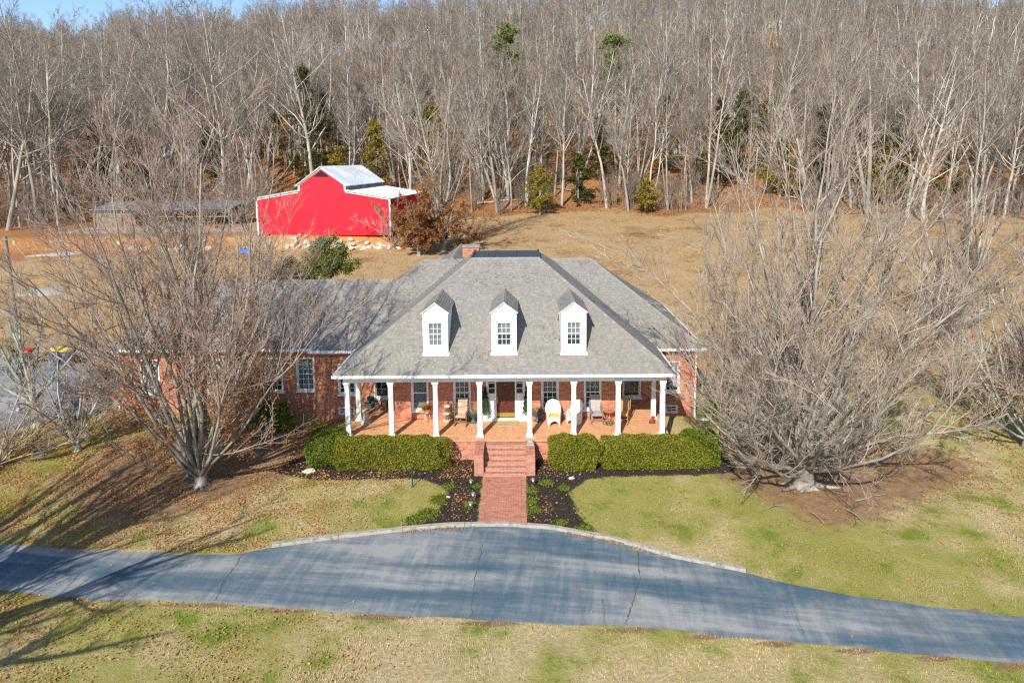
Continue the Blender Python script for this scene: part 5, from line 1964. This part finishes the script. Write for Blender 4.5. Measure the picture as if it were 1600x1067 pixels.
def wicker(loc, rz, label):
    o = empty('wicker_chair', loc, label, 'chair', rz=rz)
    n = 40
    vs, fs = [], []
    for i in range(n + 1):
        a = math.radians(-38 + 256 * i / n)
        back = max(0, math.sin(a))
        zt = .64 + .46 * max(0, (back - .25) / .75) ** .7 if back > .25 else .64 - .02 * math.cos(2 * a)
        lean = .14 * max(0, (zt - .5)) / .6
        cx_, cy_ = math.cos(a), math.sin(a)
        for rr, z in ((.33, .04), (.36, .42), (.36 + lean, zt), (.33 + lean, zt + .03), (.29 + lean, zt), (.3, .42)):
            vs.append((rr * cx_, rr * .92 * cy_, z))
    for i in range(n):
        for j in range(5):
            fs.append((i * 6 + j, (i + 1) * 6 + j, (i + 1) * 6 + j + 1, i * 6 + j + 1))
    fs += [(0, 1, 2, 3, 4, 5), tuple(n * 6 + j for j in range(6))[::-1]]
    MB().add(vs, fs).build('shell', 'wicker', o, sm=False)
    MB().lathe([(.31, .36), (.32, .38), (.32, .41), (.28, .42)], 24).build('seat', 'wicker', o)
    MB().lathe([(.25, .421), (.27, .45), (.25, .49), (.1, .5)], 20).build('cushion', 'cushion_yellow', o)
    # arched front apron
    k = 14
    vs, fs = [], []
    for i in range(k + 1):
        t = -1 + 2 * i / k
        x = t * .26
        zb = .05 + .2 * (1 - t * t)
        for y in (-.3, -.27):
            vs += [(x, y, zb), (x, y, .38)]
    for i in range(k):
        a, b = i * 4, (i + 1) * 4
        fs += [(a, b, b + 1, a + 1), (a + 3, b + 3, b + 2, a + 2), (a + 2, b + 2, b, a)]
    MB().add(vs, fs).build('apron', 'wicker', o)
    for s in (-1, 1):
        MB().tube([(s * .27, -.27, 0), (s * .27, -.26, .6)], .03, 8).build('leg', 'wicker', o)
        MB().tube([(s * .22, .25, 0), (s * .24, .27, .4)], .03, 8).build('leg', 'wicker', o)
        MB().tube([(s * .26, -.3, .62), (s * .33, -.1, .65), (s * .35, .1, .66)], .04, 8).build('armrest', 'wicker', o)


wicker((2.4, 1.5, ZF), .08, 'round backed white wicker armchair with yellow cushion facing the lawn')
wicker((3.45, 1.5, ZF), -.75, 'white wicker armchair turned sideways beside the grey rocker')


def urn(loc, label):
    o = empty('garden_urn', loc, label, 'urn')
    MB().lathe([(.17, 0), (.18, .05), (.12, .09), (.07, .2), (.1, .26), (.2, .36), (.26, .5), (.3, .58), (.27, .6), (.22, .52)], 18).build('bowl', 'verdigris', o, sm=True)
    for s in (-1, 1):
        MB().tube([(s * .2, 0, .34), (s * .32, 0, .4), (s * .33, 0, .52), (s * .28, 0, .56)], .02, 6).build('handle', 'verdigris', o)
    r = np.random.default_rng(4)
    p = r.normal(size=(260, 3)) * np.array([.09, .09, .03]) + np.array([0, 0, .6])
    link('dry_plant', np_mesh('dry_plant', *leaf_quads(p, .07, r)), 'litter_leaf', o)


urn((-1.62, 1.72, ZF), 'dark green urn behind the patterned rocking chair')
urn((1.6, 1.85, ZF), 'dark green urn between the door and the white wicker chair')


def topiary(loc, label, seed):
    r = np.random.default_rng(seed)
    o = empty('potted_topiary', loc, label, 'potted plant')
    MB().lathe([(.13, 0), (.16, .3), (.18, .31), (.18, .35), (.15, .35), (.14, .3)], 16).build('pot', 'pot_white', o)
    MB().tube([(0, 0, .3), (0, 0, 1.6)], .02, 6).build('stem', 'bark_grey', o)
    n = 5200
    t = r.random(n) ** .8
    rad = (.2 * (1 - t) ** .75 + .025) * (1 + .16 * np.sin(t * 34 + r.uniform(0, 1)))
    a = r.uniform(0, 2 * PI, n)
    q = rad * (1 - .3 * r.random(n) ** 2)
    p = np.stack([q * np.cos(a), q * np.sin(a), .36 + 1.42 * t], 1)
    link('foliage', np_mesh('foliage', *leaf_quads(p, .05, r)), 'topiary_leaf', o)


topiary((-1.02, 1.95, ZF), 'cone topiary in a white pot left of the front door', 1)
topiary((1.08, 1.98, ZF), 'cone topiary in a white pot half hidden by a column right of the door', 2)
# orange ornamental grass on an iron stand
o = empty('grass_planter', (-4.0, 1.9, ZF), 'spray of orange dried grass on a thin plant stand', 'potted plant')
for k in range(3):
    a = 2 * PI * k / 3 + .4
    MB().tube([(.2 * math.cos(a), .2 * math.sin(a), 0), (.11 * math.cos(a), .11 * math.sin(a), .45)], .015, 5).build('leg', 'offwhite', o)
MB().lathe([(.1, .42), (.13, .46), (.16, .64), (.13, .64), (.1, .5)], 14).build('pot', 'offwhite', o)
r = np.random.default_rng(6)
vs, fs = [], []
for k in range(260):
    a, l = r.uniform(0, 6.28), r.uniform(.35, .75)
    el = r.uniform(.2, 1.4)
    base = np.array([.05 * math.cos(a), .05 * math.sin(a), .6])
    for j in range(4):
        t = j / 3
        p = base + l * t * np.array([math.cos(a) * math.sin(el), math.sin(a) * math.sin(el), math.cos(el)]) - np.array([0, 0, .35 * l * t * t])
        w_ = .012 * (1 - .8 * t)
        vs += [p + w_ * np.array([-math.sin(a), math.cos(a), 0]), p - w_ * np.array([-math.sin(a), math.cos(a), 0])]
    b = k * 8
    fs += [(b + 2 * j, b + 2 * j + 1, b + 2 * j + 3, b + 2 * j + 2) for j in range(3)]
MB().add(vs, fs).build('blades', 'orange_grass', o)
# three tier stand
o = empty('tiered_stand', (-2.95, 1.85, ZF), 'small three tier plant stand with pale round shelves', 'plant stand')
for z, rr in ((.04, .22), (.42, .2), (.78, .16)):
    MB().lathe([(rr * .9, z), (rr, z + .01), (rr, z + .05), (rr * .85, z + .06)], 18).build('shelf', 'offwhite', o)
for k in range(3):
    a = 2 * PI * k / 3
    MB().tube([(.15 * math.cos(a), .15 * math.sin(a), 0), (.12 * math.cos(a), .12 * math.sin(a), .8)], .012, 5).build('post', 'rocker_wood', o)
for i, (z, s_) in enumerate(((.1, .9), (.48, .8), (.84, .7))):
    r = np.random.default_rng(30 + i)
    o2 = empty('small_potted_plant', (-2.95 + .03 * i, 1.83, ZF + z), 'little reddish pot plant on the %s shelf of the tiered stand' % ('bottom', 'middle', 'top')[i], 'potted plant')
    MB().lathe([(.05 * s_, 0), (.075 * s_, .1 * s_), (.06 * s_, .1 * s_)], 10).build('pot', 'terracotta' if i < 2 else 'pot_white', o2)
    p = r.normal(size=(90, 3)) * .05 * s_ + np.array([0, 0, .16])
    link('foliage', np_mesh('foliage', *leaf_quads(p, .05, r)), 'litter_leaf' if i != 2 else 'topiary_leaf', o2)
# side table between the right rockers
o = empty('side_table', (5.22, 1.85, ZF), 'small round wooden table between the grey and light rockers', 'table')
MB().lathe([(.02, .5), (.26, .5), (.27, .53), (.02, .54)], 20).build('table_top', 'tan_wood', o)
for k in range(3):
    a = 2 * PI * k / 3 + .5
    MB().tube([(.24 * math.cos(a), .24 * math.sin(a), 0), (.04 * math.cos(a), .04 * math.sin(a), .5)], .02, 6).build('leg', 'tan_wood', o)
o = empty('iron_basket', (5.15, 1.35, ZF), 'low dark wire basket on the pavers before the round table', 'basket')
for z, rr in ((.03, .16), (.12, .2), (.2, .22)):
    MB().tube([(rr * math.cos(a), rr * math.sin(a), z) for a in np.linspace(0, 2 * PI, 17)], .009, 5).build('hoop', 'dark_metal', o)
for k in range(8):
    a = 2 * PI * k / 8
    MB().tube([(.15 * math.cos(a), .15 * math.sin(a), .02), (.22 * math.cos(a), .22 * math.sin(a), .21)], .008, 5).build('wire', 'dark_metal', o)
# figure by the right side column
o = empty('garden_figure', (7.32, 1.55, ZF), 'small red and white figure on a green base by the right side column', 'ornament')
MB().box(-.14, .14, -.1, .1, 0, .05).build('base', 'topiary_leaf', o)
MB().lathe([(.1, .05), (.11, .12), (.06, .3), (.05, .36)], 12).build('body', 'red_plastic', o)
MB().lathe([(.03, .36), (.07, .4), (.07, .46), (.02, .51)], 12).build('head', 'pot_white', o)
MB().tube([(-.13, 0, .06), (-.12, 0, .4), (0, 0, .58), (.12, 0, .4), (.13, 0, .06)], .012, 6).build('hoop', 'dark_metal', o)
# pots and pedestal at the left end
o = empty('stone_pedestal', (-7.05, 1.75, ZF), 'pale stone pedestal at the left end of the porch', 'pedestal')
MB().frus(0, 0, 0, .08, .24, .24).frus(0, 0, .08, .16, .22, .17).build('base', 'limestone', o)
MB().lathe([(.17, .16), (.15, .3), (.13, .5), (.14, .55)], 16).build('shaft', 'limestone', o)
MB().lathe([(.14, .55), (.2, .6), (.21, .66), (.16, .68)], 16).build('cap', 'limestone', o)
for x, y, r_0, h_, mt, lb in ((-7.35, 3.75, .25, .34, 'pot_slate', 'wide slate blue pot on the left porch'), (-7.32, 4.1, .19, .5, 'pot_dark_green', 'glossy dark green pot behind the slate blue one'), (-6.95, 3.85, .14, .24, 'pot_white', 'small white pot beside the slate blue pot'), (-6.6, 4.15, .13, .24, 'offwhite', 'little cream pot nearest the window on the left porch'), (-6.38, 4.25, .1, .16, 'terracotta', 'tiny terracotta pot in the corner of the left porch')):
    o = empty('flower_pot', (x, y, ZF), lb, 'pot')
    MB().lathe([(r_0 * .7, 0), (r_0 * .95, h_ * .85), (r_0 * 1.05, h_ * .87), (r_0 * 1.05, h_), (r_0 * .9, h_), (r_0 * .85, h_ * .8)], 16).build('body', mt, o, sm=False)
    MB().lathe([(.01, h_ * .8), (r_0 * .84, h_ * .8), (r_0 * .84, h_ * .82)], 16).build('soil', 'mulch_chip', o)
MB().box(-.55, .55, -.35, .35, 0, .02).build('doormat', 'doormat', loc=(.1, 1.55, ZF + .006), label='tan doormat before the dark red front door', cat='doormat')
o = empty('box_lamp', (1.19, -.92, 1.065), 'flat grey box on top of the right stair pier', 'box')
MB().box(-.17, .17, -.12, .12, 0, .1).build('body', 'grey_box', o)
MB().box(-.19, .19, -.14, .14, .1, .13).build('lid', 'steel', o)

# ------------------------------------------------------------------ garden bits


def solar(x, y, label):
    o = empty('path_light', (x, y, Tz(x, y)), label, 'path light')
    MB().tube([(0, 0, -.05), (0, 0, .3)], .014, 6).build('stake', 'dark_metal', o)
    MB().lathe([(.03, .3), (.055, .36), (.055, .42)], 10).build('lens', 'pot_white', o)
    MB().lathe([(.02, .42), (.085, .42), (.09, .44), (.05, .47), (.01, .48)], 12).build('cap', 'steel', o)


solar(-1.42, -3.17, 'small path light left of the walk, nearest the steps')
solar(-1.3, -5.1, 'small path light left of the walk, nearest the kerb')
solar(1.28, -3.07, 'small path light right of the brick walk')
solar(-1.25, -4.3, 'small path light halfway along the left side of the walk')
o = link('stone', ROCKS[2], None, loc=(-9.0, -1.55, .12), label='white rock in the mulch by the left hedge end', cat='rock')
o.scale = (.32, .22, .2)
o = link('stone', ROCKS[4], None, loc=(3.0, -2.25, .07), label='cream stone in the bed right of the steps', cat='rock')
o.scale = (.15, .12, .11)
o = link('stone', ROCKS[1], None, loc=(-2.35, -3.9, .05), label='small white stone at the edge of the left mulch bed', cat='rock')
o.scale = (.12, .1, .08)
o = empty('steel_post', (-4.0, -2.97, Tz(-4.0, -2.97)), 'thin dark green metal post standing in the lawn before the hedge', 'post')
MB().tube([(0, 0, -.1), (0, 0, .95)], .03, 8).build('shaft', 'green_steel', o)
MB().lathe([(.06, .0), (.05, .05), (.03, .08)], 10).build('collar', 'green_steel', o)
o = empty('marker_stake', (10.55, 1.1, Tz(10.55, 1.1)), 'red marker stake by the right maple', 'stake')
MB().tube([(0, 0, -.1), (.02, 0, .95)], .035, 6).build('shaft', 'red_plastic', o)
MB().lathe([(.05, .9), (.05, .98), (.02, 1.0)], 8).build('cap', 'red_plastic', o)
o = empty('bird_bath', (-14.5, -1.75, Tz(-14.5, -1.75)), 'small grey green bowl on a stem beneath the left maple', 'bird bath')
MB().lathe([(.16, 0), (.12, .05), (.06, .1), (.05, .5)], 12).build('stem', 'verdigris', o)
MB().lathe([(.05, .5), (.22, .56), (.28, .64), (.26, .65), (.18, .58)], 16).build('bowl', 'concrete', o)
o = empty('splash_box', (10.6, 3.9, Tz(10.6, 3.9)), 'pale drain extension below the right corner downspout', 'drain')
MB().box(-.35, .45, -.09, .09, .02, .09).build('trough', 'white_metal', o)
# surface roots and fallen sticks by the right maple
rs = np.random.default_rng(31)
for i, (x, y, a, l) in enumerate(((11.6, -4.6, 3.6, 1.6), (13.9, -4.9, 4.9, 1.3), (14.6, -4.3, .4, 1.9), (10.6, -6.2, 1.0, .6), (12.6, -6.0, 2.0, .8))):
    p = [(0, 0, .0)]
    for k in range(6):
        p.append((p[-1][0] + l / 6 * math.cos(a + rs.normal() * .3), p[-1][1] + l / 6 * math.sin(a + rs.normal() * .3), .03 + .05 * math.sin(PI * (k + 1) / 6)))
    MB().tube(p, .03, 5, .012).build('fallen_stick', 'bark_grey', loc=(x, y, Tz(x, y) + .02), label='pale dead stick or root on the bare soil by the right maple', cat='stick', group='sticks by the right maple')
